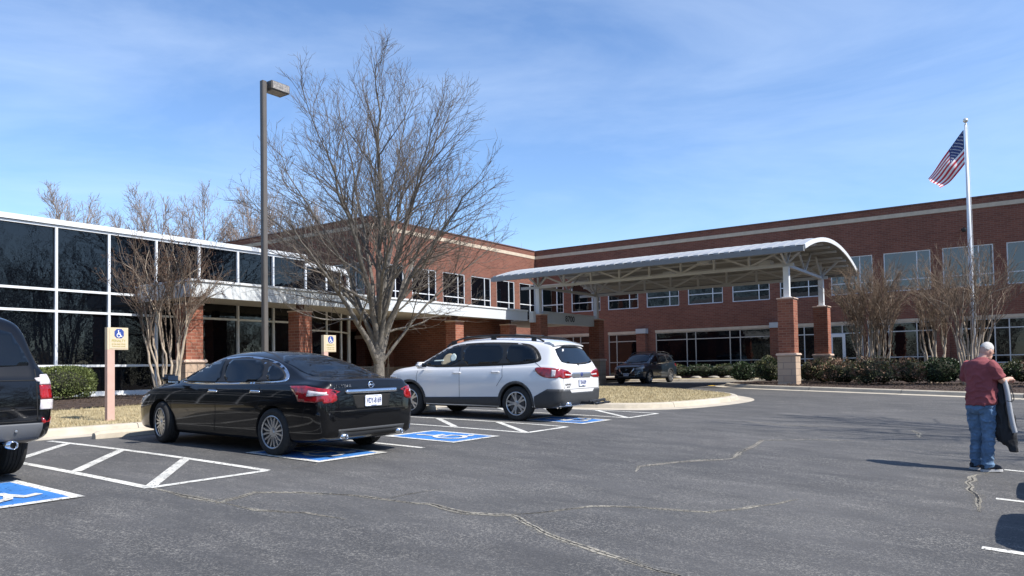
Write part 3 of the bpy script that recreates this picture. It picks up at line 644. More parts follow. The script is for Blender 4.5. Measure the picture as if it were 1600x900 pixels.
for i in range(1, 8):   # purlins under the deck
    y = YE0+(YE1-YE0)*i/8; mb = MB(); mb.beam((XR0+.1, y, archz(y)-.1), (XR1-.15, y, archz(y)-.1), .07, .09); mb.build('purlin', 'steel_paint', ec)
for x, y, z in ((-17.75, 32.2, 4.45), (-12.0, 32.2, 4.45), (-15, 35.3, 4.45), (-10, 34.6, 4.45)):
    mb = MB(); mb.bbox((x-.28, y-.28, z), (x+.28, y+.28, z+.22), .03); mb.build('light_fixture', 'fascia', ec)
# number beam between the two left piers
nb = MB(); nb.box((-20.3, 30.402, 2.18), (-20.06, 30.63, 2.72)); nb.box((-20.3, 31.27, 2.18), (-20.06, 36.52, 2.72)); nb.box((-20.35, 31.27, 2.723), (-20.0, 36.52, 2.77))
nbo = nb.build('number_beam', 'fascia', ec)
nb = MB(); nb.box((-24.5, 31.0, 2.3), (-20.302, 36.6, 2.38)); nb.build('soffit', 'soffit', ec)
mb = MB(); put_text(mb, '8700', .42, (-20.055, 33.9, 2.47), (0, 1, 0), (0, 0, 1), width=.95, bold=.008); mb.build('house_number', 'black_trim', nbo)
# ================================================================== TREES AND SHRUBS
def tube_fast(mb, pts, rad, k):
    n = len(pts); V = []; d = (pts[1]-pts[0]); u = d.orthogonal().normalized()
    cs = [(math.cos(2*math.pi*j/k), math.sin(2*math.pi*j/k)) for j in range(k)]
    for i, p in enumerate(pts):
        d = (pts[min(i+1, n-1)]-pts[max(i-1, 0)]).normalized(); u = u-d*u.dot(d); u.normalize(); q = d.cross(u); r = rad[i]
        for c, s in cs: V.append((p+u*(c*r)+q*(s*r))[:])
    b = len(mb.v); mb.v += V
    F = [(b+i*k+j, b+i*k+(j+1) % k, b+(i+1)*k+(j+1) % k, b+(i+1)*k+j) for i in range(n-1) for j in range(k)]
    mb.f += F; mb.m += [0]*len(F)
def limb(rg, p, d, L_, r0, r1, nseg, wob, upc, k, mb, kick=0):
    """grow a bending limb; returns its points and directions"""
    pts = [p.copy()]; dirs = [d.copy()]; st = L_/nseg
    for i in range(nseg):
        d = d+Vector((rg.gauss(0, wob), rg.gauss(0, wob), rg.gauss(0, wob*.7)+upc)); d.normalize(); p = p+d*st; pts.append(p.copy()); dirs.append(d.copy())
    rad = [r0+(r1-r0)*(i/nseg)**.85 for i in range(nseg+1)]
    tube_fast(mb, pts, rad, k); return pts, dirs, rad
def side_dir(rg, d, ang):
    o = d.orthogonal().normalized(); q = d.cross(o); a = rg.uniform(0, 2*math.pi); s = o*math.cos(a)+q*math.sin(a); return (d*math.cos(ang)+s*math.sin(ang)).normalized()
def sweep(rg, p0, d0, p1, r0, r1, n, wob, k, mb, sag=0):
    """limb that leaves p0 along d0 and bends over to p1"""
    L_ = (p1-p0).length; c1 = p0+d0*L_*.42; c2 = p1-(p1-c1).normalized()*L_*.25-Vector((0, 0, sag)); pts = []; off = Vector()
    for i in range(n+1):
        t = i/n; q = p0*(1-t)**3+c1*3*t*(1-t)**2+c2*3*t*t*(1-t)+p1*t**3
        if 0 < i: off = off*.8+Vector((rg.gauss(0, 1), rg.gauss(0, 1), rg.gauss(0, .7)))*wob*L_/n
        pts.append(q+off*min(1, t*3))
    dirs = [(pts[min(i+1, n)]-pts[max(i-1, 0)]).normalized() for i in range(n+1)]
    rad = [r0+(r1-r0)*(i/n)**.75 for i in range(n+1)]
    tube_fast(mb, pts, rad, k); return pts, dirs, rad
def bare_tree(loc, label, group, seed, H, spread, trunk_h, r0, nl, bark='bark', twig='twig', lv=(9, 8, 7), cat='tree', lean=(0, 0), twr=.006, name='bare_tree', fine=True, cz=None, sq=1.0):
    rg = random.Random(seed); root = thing(name, loc, label, cat, group); T = MB(); C = MB()
    p0 = Vector((0, 0, -.1)); d0 = Vector((lean[0], lean[1], 1)).normalized()
    pts, dirs, rad = limb(rg, p0, d0, trunk_h+.1, r0, r0*.82, 6, .025, .02, 14, T)
    T.lathe([(r0*1.6, -.1), (r0*1.22, .12), (r0*1.02, .5)], 14, (0, 0, -.02))
    cz = cz or trunk_h+(H-trunk_h)*.36; q1 = []
    for i in range(nl):   # aim every limb at its own patch of the crown
        e = ((i+.5)/nl); el = math.asin(min(1, -.22+1.2*e)); a = i*2.39996+seed+rg.uniform(-.2, .2)
        if el > 1.15: el = 1.15
        f_ = rg.uniform(.90, 1.02); vz = math.sin(el)
        tg = Vector((spread*math.cos(el)**sq*math.cos(a)*f_, spread*math.cos(el)**sq*math.sin(a)*f_, cz+((H-cz) if vz > 0 else (cz-trunk_h)*.75)*vz*f_))
        j = min(6, max(3, int(3+4*rg.random()))) if el < .6 else 6; st = pts[j]
        tilt = R_(7+33*(1-e)*rg.uniform(.7, 1.1)); d = Vector((math.sin(tilt)*math.cos(a), math.sin(tilt)*math.sin(a), math.cos(tilt)))
        L_ = (tg-st).length; r = r0*(.30+.26*rg.random()) if i % 4 else r0*.62
        q1.append(sweep(rg, st, d, tg, r, twr*1.4, 16, .10, 8, T, sag=.05*L_*(1-e))+(L_,))
    for pts1, d1, rad1, L1 in q1:
        n2 = int(lv[0]*L1/5)+3
        for k2 in range(n2):
            s_ = .16+.82*((k2+rg.random()*.7)/n2)**.85; fi = min(15.99, s_*16); i = int(fi); p = pts1[i].lerp(pts1[i+1], fi-i); L2 = (1.1-s_)*L1*rg.uniform(.34, .60)+.45
            d = side_dir(rg, d1[i], R_(rg.uniform(24, 52))); o = Vector((p.x, p.y, (p.z-cz)*.7)); o = o.normalized() if o.length > .1 else Vector((0, 0, 1)); d = (d+o*.30+Vector((0, 0, .16))).normalized()
            if d.z > .1: L2 = max(.3, min(L2, (H*1.0-p.z)/d.z))
            r = max(twr*1.5, rad1[i]*.52)
            pts2, dd2, rad2 = limb(rg, p, d, L2, r, twr, 8, .11, .045, 5, T if r > .028 else C)
            n3 = int(lv[1]*L2/2.2)+2
            for k3 in range(n3):
                s3 = .12+.86*(k3+rg.random()*.8)/n3; fi = min(7.99, s3*8); i3 = int(fi); p3 = pts2[i3].lerp(pts2[i3+1], fi-i3); L3 = (1.15-s3)*L2*rg.uniform(.3, .6)+.25
                d = side_dir(rg, dd2[i3], R_(rg.uniform(22, 55))); d.z += .12; d.normalize()
                if d.z > .1: L3 = max(.15, min(L3, (H+.25-p3.z)/d.z))
                pts3, dd3, rad3 = limb(rg, p3, d, L3, max(twr*1.1, rad2[i3]*.55), twr*.75, 5, .15, .05, 3, C)
                if fine:
                    for k4 in range(int(lv[2]*L3/1.3)+1):
                        i4 = rg.randrange(1, 6); L4 = rg.uniform(.16, .5)*min(1.3, .5+L3*.5); d = side_dir(rg, dd3[min(i4, 5)], R_(rg.uniform(22, 55)))
                        limb(rg, pts3[min(i4, 5)], d, L4, twr*.8, twr*.5, 3, .14, .08, 3, C)
    T.build('trunk', bark, root, True); C.build('crown', twig, root, True); return root
def myrtle(loc, label, group, seed, H, spread, n, pods=0, bark='myrtle_bark', twig='myrtle_twig', base=.28, stemh=.42, name='crape_myrtle', dense=1.0, r=.035, rt=.005, fan=.22):
    rg = random.Random(seed); root = thing(name, loc, label, 'tree', group); T = MB(); C = MB(); Pd = MB(); m = 0
    for i in range(n):
        a = 2*math.pi*(i+rg.uniform(-.3, .3))/n; rr = base*math.sqrt(rg.uniform(.1, 1)); hs = H*stemh*rg.uniform(.85, 1.15)
        p = Vector((rr*math.cos(a), rr*math.sin(a), -.05)); out = Vector((math.cos(a), math.sin(a), 0)); q = p+Vector((0, 0, hs))+out*spread*fan*rg.uniform(.35, 1)*rr/base
        pts, dd, rad = sweep(rg, p, (Vector((0, 0, 1))+out*.1).normalized(), q, r*rg.uniform(.75, 1.2), r*.55, 8, .10, 7, T)
        for b in range(rg.choice((4, 4, 5, 6))):
            m += 1; j = rg.choice((5, 6, 7, 8, 8)); el = math.asin(rg.uniform(.25, 1)); az = a+rg.gauss(0, .75); f_ = rg.uniform(.82, 1.0); zc = H*.60
            tg = Vector((spread*math.cos(el)*math.cos(az)*f_, spread*math.cos(el)*math.sin(az)*f_, zc+(H-zc)*math.sin(el)*f_))
            L1 = (tg-pts[j]).length
            p1, dd1, r1 = sweep(rg, pts[j], (dd[j]+Vector((0, 0, .4))).normalized(), tg, r*.42, rt, 9, .13, 4, C if b else T)
            for c in range(int(9*dense)):
                i2 = rg.randrange(2, 10); d2 = side_dir(rg, dd1[i2], R_(rg.uniform(14, 42))); d2.z += .2; d2.normalize(); L2 = min(rg.uniform(.25, .8)*H/4.5, L1*.5)
                p2, dd2, r2_ = limb(rg, p1[i2], d2, L2, rt*1.15, rt*.7, 4, .10, .05, 3, C)
                for e in range(int(3*dense)):
                    i3 = rg.randrange(1, 5); d3 = side_dir(rg, dd2[i3], R_(rg.uniform(18, 45))); p3, _, _ = limb(rg, p2[i3], d3, rg.uniform(.10, .30), rt*.75, rt*.5, 2, .1, .06, 3, C)
                    if pods and rg.random() < pods and p3[-1].z > H*.55:
                        for q_ in range(6):
                            o = p3[-1]+Vector((rg.gauss(0, .035), rg.gauss(0, .035), rg.gauss(0, .045))); s = rg.uniform(.008, .017)
                            Pd.add([o+Vector((s, 0, -s)), o+Vector((-s, s, -s)), o+Vector((-s, -s, -s)), o+Vector((0, 0, s*1.4))], [(0, 1, 2), (0, 3, 1), (1, 3, 2), (2, 3, 0)])
    for i in range(n*2):   # thin dead sprouts at the foot
        a = rg.uniform(0, 6.28); limb(rg, Vector((base*math.cos(a), base*math.sin(a), -.02)), Vector((math.cos(a)*.5, math.sin(a)*.5, 1)).normalized(), rg.uniform(.2, .55), .005, .003, 3, .15, 0, 3, C)
    T.build('trunk', bark, root, True); C.build('crown', twig, root, True)
    if Pd.v: Pd.build('seed_heads', 'seed_pod', root)
    return root
def gz(x, y): return gg(x, y)
bare_tree((-17.5, 17.4, gz(-17.5, 17.4)), 'tall leafless shade tree with a broad fan of grey branches, behind the black sedan', None, 11, 11.4, 4.2, 2.0, .185, 18, lv=(8, 7, 6.2), twr=.0056, cz=5.6)
myrtle((-20.2, 11.75, gz(-20.2, 11.75)), 'leafless crape myrtle with brown seed heads in front of the dark glass wall', None, 5, 4.5, 1.7, 10, pods=.45, base=.36, stemh=.42, dense=1.0, r=.045, rt=.0055, fan=.3)
MG = 'crape myrtles in the mulch island'
def iz(x, y): return g(x, y)+.14
myrtle((-5.6, 34.2, iz(-5.6, 34.2)), 'dense vase shaped leafless crape myrtle standing just right of the canopy piers', MG, 21, 4.9, 1.75, 20, base=.50, stemh=.38, dense=1.2, twig='myrtle_tan', r=.045, rt=.0075)
myrtle((-3.25, 33.5, iz(-3.25, 33.5)), 'slim leafless crape myrtle in the middle of the mulch island, left of the forked one', MG, 22, 4.7, 1.45, 9, base=.32, stemh=.40, dense=1.2, twig='myrtle_tan', r=.05, rt=.0075)
myrtle((-1.95, 31.0, iz(-1.95, 31)), 'leafless crape myrtle with pale twisting stems beside the flagpole', MG, 24, 4.8, 1.9, 10, base=.28, stemh=.42, dense=1.2, twig='myrtle_tan', r=.055, rt=.0075)
myrtle((-24.6, 24.9, gz(-20, 25)+.0), 'small bare ornamental tree against the shaded brick wall under the walkway', None, 31, 3.0, .7, 3, base=.1, stemh=.6, dense=.7, r=.035, rt=.006, name='small_bare_tree')
bg_l = 'bare woodland trees rising behind the glass building'
BT = [(-62, 34, 'pale bare tree behind the glass building, second from the left edge'), (-60.5, 38.6, 'pale bare tree behind the glass building, third from the left edge'), (-57, 42, 'pale bare tree with a forked top behind the glass building, fourth from the left edge'),
      (-56, 47, 'pale bare tree behind the glass building, just left of the crape myrtle'), (-55, 52.5, 'pale bare tree behind the glass building, showing over the crape myrtle'), (-64, 28.5, 'pale bare tree behind the glass building at the left edge of the view'), (-60, 43.5, 'faint bare tree behind the glass building, between two taller ones')]
hh = [18.2, 18.6, 19.0, 18.6, 17.6, 17.6, 18.0]
for i, (x, y, lb) in enumerate(BT):
    bare_tree((x, y, -2), lb, bg_l, 40+i, hh[i], 3.2, 9, .22, 10, 'far_bark', 'far_bark', lv=(8, 6, 3), twr=.013)
# trees on the far side of the lot; the windows mirror them and the nearest shades the tarmac
e1 = bare_tree((7.0, 17.6, g(7.0, 17.6)), 'bare tree just beyond the right edge of the view, casting thin shadows on the drive', 'bare trees across the parking lot', 71, 13, 4.7, 2.4, .2, 9, lv=(5, 4, 2), twr=.012)
for i, (x, y, s) in enumerate(((26, 6, 1.15), (24, 14, 1.3), (27, -3, 1.25), (25, 22, 1.1), (30, 30, 1.35), (28, -12, 1.3), (22, 40, 1.2))):
    c = link_copy(e1); c.location = (x, y, -2.0); c.scale = (s, s, s); c.rotation_euler.z = i*1.3
    c['label'] = ['bare tree opposite the glass wall across the lot', 'taller bare tree opposite the lamp post across the lot', 'bare tree on the far lot edge, behind the viewpoint', 'bare tree on the far lot edge, level with the canopy', 'tall bare tree on the far lot edge beyond the flagpole side', 'bare tree at the far corner of the lot behind the viewpoint', 'bare tree beside the end of the brick wing'][i]
wb = MB(); rg = random.Random(77)
for (x0, y0, x1, y1, h) in ((45, -60, 48, 70, 11), (-95, -40, -36, -62, 26), (-34, -62, -6, -66, 8), (14, -64, 45, -60, 12), (-80, -5, -75, -45, 12)):
    L_ = math.hypot(x1-x0, y1-y0)
    for i in range(int(L_*2.2)):
        t = rg.random(); x = x0+(x1-x0)*t+rg.gauss(0, 2); y = y0+(y1-y0)*t+rg.gauss(0, 2); hh_ = h*rg.uniform(.6, 1.15); p = Vector((x, y, -2.5))
        tube_fast(wb, [p, p+Vector((rg.gauss(0, .3), rg.gauss(0, .3), hh_*.5)), p+Vector((rg.gauss(0, .6), rg.gauss(0, .6), hh_))], [.16, .1, .03], 4)
        for k in range(64):
            q = p+Vector((rg.gauss(0, 1.2), rg.gauss(0, 1.2), hh_*rg.uniform(.15, 1))); s = rg.uniform(.25, .8); d = Vector((rg.gauss(0, 1), rg.gauss(0, 1), rg.gauss(.8, .6))).normalized()*s; e = d.orthogonal().normalized()*s*.35
            wb.add([q-e, q+e, q+d], [(0, 1, 2)])
tag(wb.build('woodland', 'leaf_fir'), 'dense woodland edge around the lot behind the viewpoint', 'woodland', kind='stuff')
def shrub(loc, rx, ry, rz, label, group, seed, mats=('leaf_mid',), n=2600, ls=.045, flat=False, cat='shrub', name='shrub', core=True, jag=.2, mixr=None, clip=0):
    rg = random.Random(seed); root = thing(name, loc, label, cat, group); C = MB(); ph = seed*3.7
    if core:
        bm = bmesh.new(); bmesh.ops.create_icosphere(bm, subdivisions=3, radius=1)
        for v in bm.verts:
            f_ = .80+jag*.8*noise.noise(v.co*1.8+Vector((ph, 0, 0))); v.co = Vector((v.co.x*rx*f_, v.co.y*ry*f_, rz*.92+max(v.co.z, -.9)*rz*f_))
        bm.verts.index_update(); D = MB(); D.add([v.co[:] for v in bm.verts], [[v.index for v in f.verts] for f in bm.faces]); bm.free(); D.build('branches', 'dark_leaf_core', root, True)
    for i in range(n):
        while True:
            v = Vector((rg.gauss(0, 1), rg.gauss(0, 1), rg.gauss(0, 1)))
            if v.length > .01: break
        v.normalize()
        if v.z < -.8: v.z = -v.z*.5
        f_ = (1+jag*noise.noise(v*1.8+Vector((ph, 0, 0)))+jag*.6*noise.noise(v*5+Vector((ph, 0, 0))))*(1-.22*rg.random()**2)
        if clip: sx = [abs(v.x), abs(v.y), abs(v.z)]; f_ *= 1/(sum(c**clip for c in sx)**(1/clip))
        p = Vector((v.x*rx*f_, v.y*ry*f_, max(.01, rz+v.z*rz*f_)))
        d = (v+Vector((rg.gauss(0, .6), rg.gauss(0, .6), rg.gauss(.25, .6)))).normalized(); e = d.cross(Vector((rg.gauss(0, 1), rg.gauss(0, 1), rg.gauss(0, 1)))).normalized(); s = ls*rg.uniform(.5, 1.3)
        mi = 0
        if len(mats) > 1: mi = 1 if (noise.noise(v*2.6+Vector((0, ph, 0)))+rg.gauss(0, .22)) > (.05 if mixr is None else mixr) else 0
        C.add([p-d*s*.5, p+e*s*.32, p+d*s*.6, p-e*s*.32], [(0, 1, 2, 3)], mi)
    C.build('foliage', list(mats), root); return root
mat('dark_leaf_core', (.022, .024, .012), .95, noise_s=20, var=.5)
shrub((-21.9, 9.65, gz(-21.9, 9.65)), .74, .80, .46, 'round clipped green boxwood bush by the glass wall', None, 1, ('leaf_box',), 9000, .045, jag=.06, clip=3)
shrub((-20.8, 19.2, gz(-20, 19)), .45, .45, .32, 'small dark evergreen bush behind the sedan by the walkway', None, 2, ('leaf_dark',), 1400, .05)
hg = 'foundation shrubs along the brick facade'
hl = ['dark evergreen hedge shrub behind the parked crossover', 'dark hedge shrub right of the parked crossover', 'bronze tinged hedge shrub below the second ground floor window bay', 'green hedge shrub at the middle of the facade bed', 'bronze tinged hedge shrub in front of the wide window bay', 'green hedge shrub behind the canopy pier', 'low green shrub below the window bay left of the glass door', 'low dark shrub under the ground floor windows behind the myrtles', 'low round shrub under the right ground floor windows', 'low clipped shrub behind the flagpole']
for i, x in enumerate((-20.2, -18.7, -17.1, -15.5, -13.9, -12.3, -8.6, -5.2, -3.4, 1.0)):
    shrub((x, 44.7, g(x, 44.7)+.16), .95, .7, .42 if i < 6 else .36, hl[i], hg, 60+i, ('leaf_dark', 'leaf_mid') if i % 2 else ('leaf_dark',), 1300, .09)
SH = [ # island shrubs x, y, rx, ry, rz, label, mats
 (-10.9, 33.6, .55, .55, .55, 'small dark green shrub at the left tip of the mulch island', ('leaf_dark',), .2),
 (-9.45, 32.6, .62, .6, .66, 'glossy dark green shrub touching the left side of the front stone pier', ('leaf_dark', 'leaf_mid'), .25),
 (-7.3, 33.0, .75, .7, .60, 'olive green shrub right of the front stone pier', ('leaf_mid', 'leaf_red'), .28),
 (-6.35, 31.6, .85, .75, .58, 'bronze leaved shrub left of the dense crape myrtle, nearest the kerb', ('leaf_red', 'leaf_mid'), .28),
 (-5.1, 31.2, .9, .8, .60, 'wide bronze and green shrub in front of the dense crape myrtle', ('leaf_mid', 'leaf_red'), .28),
 (-4.0, 31.8, .75, .7, .56, 'reddish brown shrub left of the clipped dark evergreens', ('leaf_red', 'leaf_mid'), .28),
 (-2.95, 32.0, .78, .7, .58, 'clipped dark evergreen mound left of the pale stemmed myrtle', ('leaf_dark',), .08),
 (-1.75, 32.3, .8, .7, .56, 'clipped dark evergreen mound behind the pale stemmed myrtle', ('leaf_dark',), .08),
 (.75, 30.2, 1.15, 1.0, .72, 'large rusty red shrub behind the man at the right edge', ('leaf_red',), .25),
 (-.55, 33.4, .8, .7, .5, 'dark green shrub behind the man and the flagpole base', ('leaf_dark', 'leaf_mid'), .2),
 (-8.3, 35.6, .7, .6, .5, 'green shrub between the front and rear canopy piers', ('leaf_mid',), .25)]
for i, (x, y, rx, ry, rz, lb, ms, jg) in enumerate(SH):
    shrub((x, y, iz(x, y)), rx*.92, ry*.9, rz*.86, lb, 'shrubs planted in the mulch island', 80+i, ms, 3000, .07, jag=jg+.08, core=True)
rg = random.Random(4)
rl = ['pale garden rock at the left of the row by the hedge', 'pale garden rock second in the row by the hedge', 'pale garden rock third in the row by the hedge', 'pale garden rock at the right of the row by the hedge']
for i, x in enumerate((-18.1, -16.9, -15.8, -14.9)):
    rk = MB(); bm = bmesh.new(); bmesh.ops.create_icosphere(bm, subdivisions=2, radius=1)
    for v in bm.verts: f_ = 1+.25*noise.noise(v.co*1.5+Vector((i*5, 0, 0))); v.co = Vector((v.co.x*.33*f_, v.co.y*.2*f_, v.co.z*.11*f_+.04))
    bm.verts.index_update(); rk.add([v.co[:] for v in bm.verts], [[v.index for v in f.verts] for f in bm.faces]); bm.free()
    o = rk.build('rock', 'rock', None, True); o.location = (x, 43.35, g(x, 43.3)+.14); tag(o, rl[i], 'rock', 'rocks along the facade bed')
# ================================================================== STREET FURNITURE
# lamp post
lp = thing('street_lamp', (-15.5, 11.5, gz(-15.5, 11.5)), 'tall bronze square parking lot lamp post with one box lantern on an arm', 'street lamp')
zt = 7.22-lp.location.z
mb = MB(); mb.bbox((-.062, -.062, .1), (.062, .062, zt), .012); mb.build('pole', 'pole_bronze', lp)
mb = MB(); mb.lathe([(0, 0), (.28, 0), (.28, .12), (.001, .121)], 20, (0, 0, -.02)); mb.build('base', 'concrete', lp)
mb = MB(); mb.box((-.03, .07, zt-.2), (.03, .12, zt-.06)); mb.build('arm', 'pole_bronze', lp)
mb = MB(); mb.bbox((-.20, .10, zt-.20), (.20, .66, zt+.02), .02); ln = mb.build('lantern', 'pole_bronze', lp)
mb = MB(); mb.box((-.15, .16, zt-.206), (.15, .60, zt-.1995)); mb.build('lens', 'lamp_face', ln)
mb = MB(); mb.box((.2003, .13, zt-.18), (.204, .63, zt-.0)); mb.build('end_panel', 'lamp_face', ln)
# accessible parking signs
def park_sign(x, y, label, first=None):
    z0 = gz(x, y)
    if first: 
        c = link_copy(first); c.location = (x, y, z0); c['label'] = label; return c
    s = thing('parking_sign', (x, y, z0), label, 'sign', 'accessible parking signs at the stall heads')
    mb = MB(); mb.box((-.05, -.205, -.1), (.05, -.062, 1.398)); mb.build('post', 'sign_post', s)
    mb = MB(); mb.box((-.05, -.205, 1.40), (.05, .205, 1.84)); mb.box((.0502, -.165, 1.42), (.056, .19, 1.82)); p = mb.build('sign_panel', 'sign_tan', s)
    X0 = .0565
    def yz(u, v): return (-.165+.36*u, v)
    mb = MB(); pl = chaikin([(-.08, -.08), (.10, -.08), (.10, .10), (-.08, .10)], 1); ctr = (.012, 1.71)
    mb.prism([(a*1.02, b*1.02) for a, b in pl], 0, .003, 0, Matrix(((0, 0, 1, X0), (1, 0, 0, ctr[0]), (0, 1, 0, ctr[1]), (0, 0, 0, 1))))
    for i, sh in enumerate(isa_shapes()):
        mb.add([(X0+.0045+i*.0002, ctr[0]-.075+u*.17, ctr[1]-.085+v*.18) for u, v in sh], [tuple(range(len(sh)))], 1)
    mb.build('accessible_symbol', ['sign_blue', 'sign_white'], p)
    mb = MB(); put_text(mb, 'PENALTY', .07, (X0, .012, 1.575), (0, 1, 0), (0, 0, 1), width=.27); put_text(mb, '$100-500 FINE', .035, (X0, .012, 1.51), (0, 1, 0), (0, 0, 1), width=.27); put_text(mb, 'TOW-AWAY ZONE', .03, (X0, .012, 1.465), (0, 1, 0), (0, 0, 1), width=.26)
    mb.build('lettering', 'sign_gold', p)
    return s
s1 = park_sign(-14.98, 7.62, 'tan accessible parking sign on a pinkish post in the grass left of the sedan')
park_sign(-15.25, 13.3, 'tan accessible parking sign seen above the sedan roof, left of the bare tree', s1)
# wheel stop
ws = MB(); prof = [(-.08, 0), (-.075, .08), (-.045, .125), (.045, .125), (.075, .08), (.08, 0)]
for y_ in (0,): 
    V = [(x, y, z) for y in (-.9, -.82, .82, .9) for x, z in [(a*(.8 if abs(y) > .85 else 1), b*(.75 if abs(y) > .85 else 1)) for a, b in prof]]; k = len(prof)
    ws.add(V, [(i*k+j, i*k+j+1, (i+1)*k+j+1, (i+1)*k+j) for i in range(3) for j in range(k-1)]+[tuple(range(k)), tuple(range(3*k, 4*k))])
w1 = ws.build('wheel_stop', 'concrete'); w1.location = (-12.62, 6.95, g(-12.6, 7)+.001); tag(w1, 'concrete wheel stop in front of the black sedan', 'wheel stop', 'concrete wheel stops')
for (y, lb) in ((2.75, 'concrete wheel stop in front of the black SUV at the left'), (9.55, 'concrete wheel stop of the empty accessible stall'), (13.6, 'concrete wheel stop in front of the white SUV')):
    c = w1.copy(); COL.objects.link(c); c.location = (-12.62, y, g(-12.6, y)+.001); c['label'] = lb
# flagpole and flag
fp = thing('flagpole', (-2.1, 36, iz(-2.1, 36)), 'tall white flagpole with a ball finial rising from the mulch island', 'flagpole')
zt = 9.72-fp.location.z
mb = MB(); mb.tube([(0, 0, 0), (0, 0, zt*.5), (0, 0, zt)], [.095, .085, .05], 16); mb.build('pole', 'white_metal', fp, True)
mb = MB(); mb.lathe([(.001, 0), (.05, .0), (.05, .04), (.02, .05), (.02, .10), (.001, .1)], 14, (0, 0, zt)); mb.lathe([(.001, .10)]+[(.1*math.sin(a*math.pi/10), .20-.1*math.cos(a*math.pi/10)) for a in range(1, 10)]+[(.001, .30)], 16, (0, 0, zt)); mb.build('finial', 'gold', fp, True)
mb = MB(); mb.tube([(.09, -.03, zt), (.13, -.03, .9)], .006, 5); mb.build('halyard', 'sign_white', fp)
mb = MB(); mb.lathe([(.001, .14), (.2, .13), (.28, .03), (.28, 0)], 20); mb.build('base_collar', 'white_metal', fp, True)
fl = thing('flag', (-2.1, 36, 0), 'flag of the United States hanging limp from the flagpole', 'flag')
NU, NV = 52, 39
def flag_pt(u, v):   # u along the fly, v down the hoist (0..1)
    zt_ = 9.55; hoist = 1.45
    # image outline: the fly droops down and to the left, folded upon itself
    x = -.08-1.36*u**.95*(1-.10*v)+.34*v*u; z = zt_-hoist*v*(1-.38*u)-1.88*u+.42*u*u*v
    f_ = math.sin(u*9+v*2.2)*.09*u+math.sin(v*6+u*3)*.05*min(1, u*3); x += .035*math.sin(v*8+u*2)*min(1, u*2)
    return Vector((x, .02+f_*1.2-.25*u, z))
FV = [flag_pt(i/NU, j/NV) for j in range(NV+1) for i in range(NU+1)]
parts = {0: [], 1: [], 2: []}
for j in range(NV):
    for i in range(NU):
        st = int(j/3); u = i/NU
        k_ = 2 if (u < .4 and st < 7) else (0 if st % 2 == 0 else 1)
        parts[k_].append((j*(NU+1)+i, j*(NU+1)+i+1, (j+1)*(NU+1)+i+1, (j+1)*(NU+1)+i))
for k_, (nm, mm_) in enumerate((('red_stripes', 'flag_red'), ('white_stripes', 'flag_white'), ('blue_canton', 'flag_blue'))):
    used = sorted(set(a for f_ in parts[k_] for a in f_)); mp_ = {a: i for i, a in enumerate(used)}; mb = MB(); mb.add([FV[a] for a in used], [tuple(mp_[a] for a in f_) for f_ in parts[k_]]); sb = mb
    if k_ == 2:
        for r_ in range(9):
            for c_ in range(6 if r_ % 2 == 0 else 5):
                u = .4*((c_*2+1+(r_ % 2))/12); v = (7/13)*((r_+1)/10); o = flag_pt(u, v); ux = (flag_pt(u+.02, v)-o).normalized(); vx = (flag_pt(u, v+.02)-o).normalized(); nn = ux.cross(vx).normalized()
                for sg in (.008, -.008): sb.add([o+nn*sg+(ux*math.cos(q*math.pi/5)+vx*math.sin(q*math.pi/5))*(.034 if q % 2 == 0 else .014) for q in range(10)], [tuple(range(10))], 1)
    mb.build(nm, [mm_, 'flag_white'] if k_ == 2 else mm_, fl, True)
# bench under the walkway
bn = thing('bench', (-20.7, 19.9, gz(-20, 20)), 'black metal bench with curved arms under the walkway', 'bench')
mb = MB(); 
for i in range(6): mb.box((-.2+i*.075, -.6, .43), (-.14+i*.075, .6, .45))
mb.build('seat', 'bench_black', bn)
mb = MB()
for i in range(5): mb.box((-.26, -.6, .5+i*.075), (-.24, .6, .55+i*.075))
mb.build('backrest', 'bench_black', bn)
for y_ in (-.62, .62):
    mb = MB(); mb.tube([(-.27, y_, 0), (-.25, y_, .45), (-.27, y_, .88)], .02, 6); mb.tube([(.24, y_, 0), (.24, y_, .55), (.15, y_, .66), (-.26, y_, .66)], .02, 6); mb.build('leg', 'bench_black', bn)
mb = MB(); mb.bbox((-.12, -.07, 0), (.12, .07, .05), .015); o = mb.build('litter', 'litter'); o.location = (-11.6, 19.6, gg(-11.6, 19.6)+.01); o.rotation_euler = (.2, .1, .6); tag(o, 'scrap of white litter on the dry grass behind the white SUV', 'litter')
# ================================================================== VEHICLES
def pchip(pts):
    xs = np.array([p[0] for p in pts], float); ys = np.array([p[1] for p in pts], float)
    if xs[0] > xs[-1]: xs = xs[::-1]; ys = ys[::-1]
    h = np.diff(xs); dl = np.diff(ys)/h; m = np.zeros(len(xs)); m[0] = dl[0]; m[-1] = dl[-1]
    for i in range(1, len(xs)-1):
        if dl[i-1]*dl[i] > 0: w1_ = 2*h[i]+h[i-1]; w2_ = h[i]+2*h[i-1]; m[i] = (w1_+w2_)/(w1_/dl[i-1]+w2_/dl[i])
    def f(x):
        x = min(max(x, xs[0]), xs[-1]); i = min(len(h)-1, max(0, int(np.searchsorted(xs, x, side='right')-1))); t = (x-xs[i])/h[i]
        return (ys[i]*(1+2*t)*(1-t)**2+h[i]*m[i]*t*(1-t)**2+ys[i+1]*t*t*(3-2*t)+h[i]*m[i+1]*t*t*(t-1))
    return f
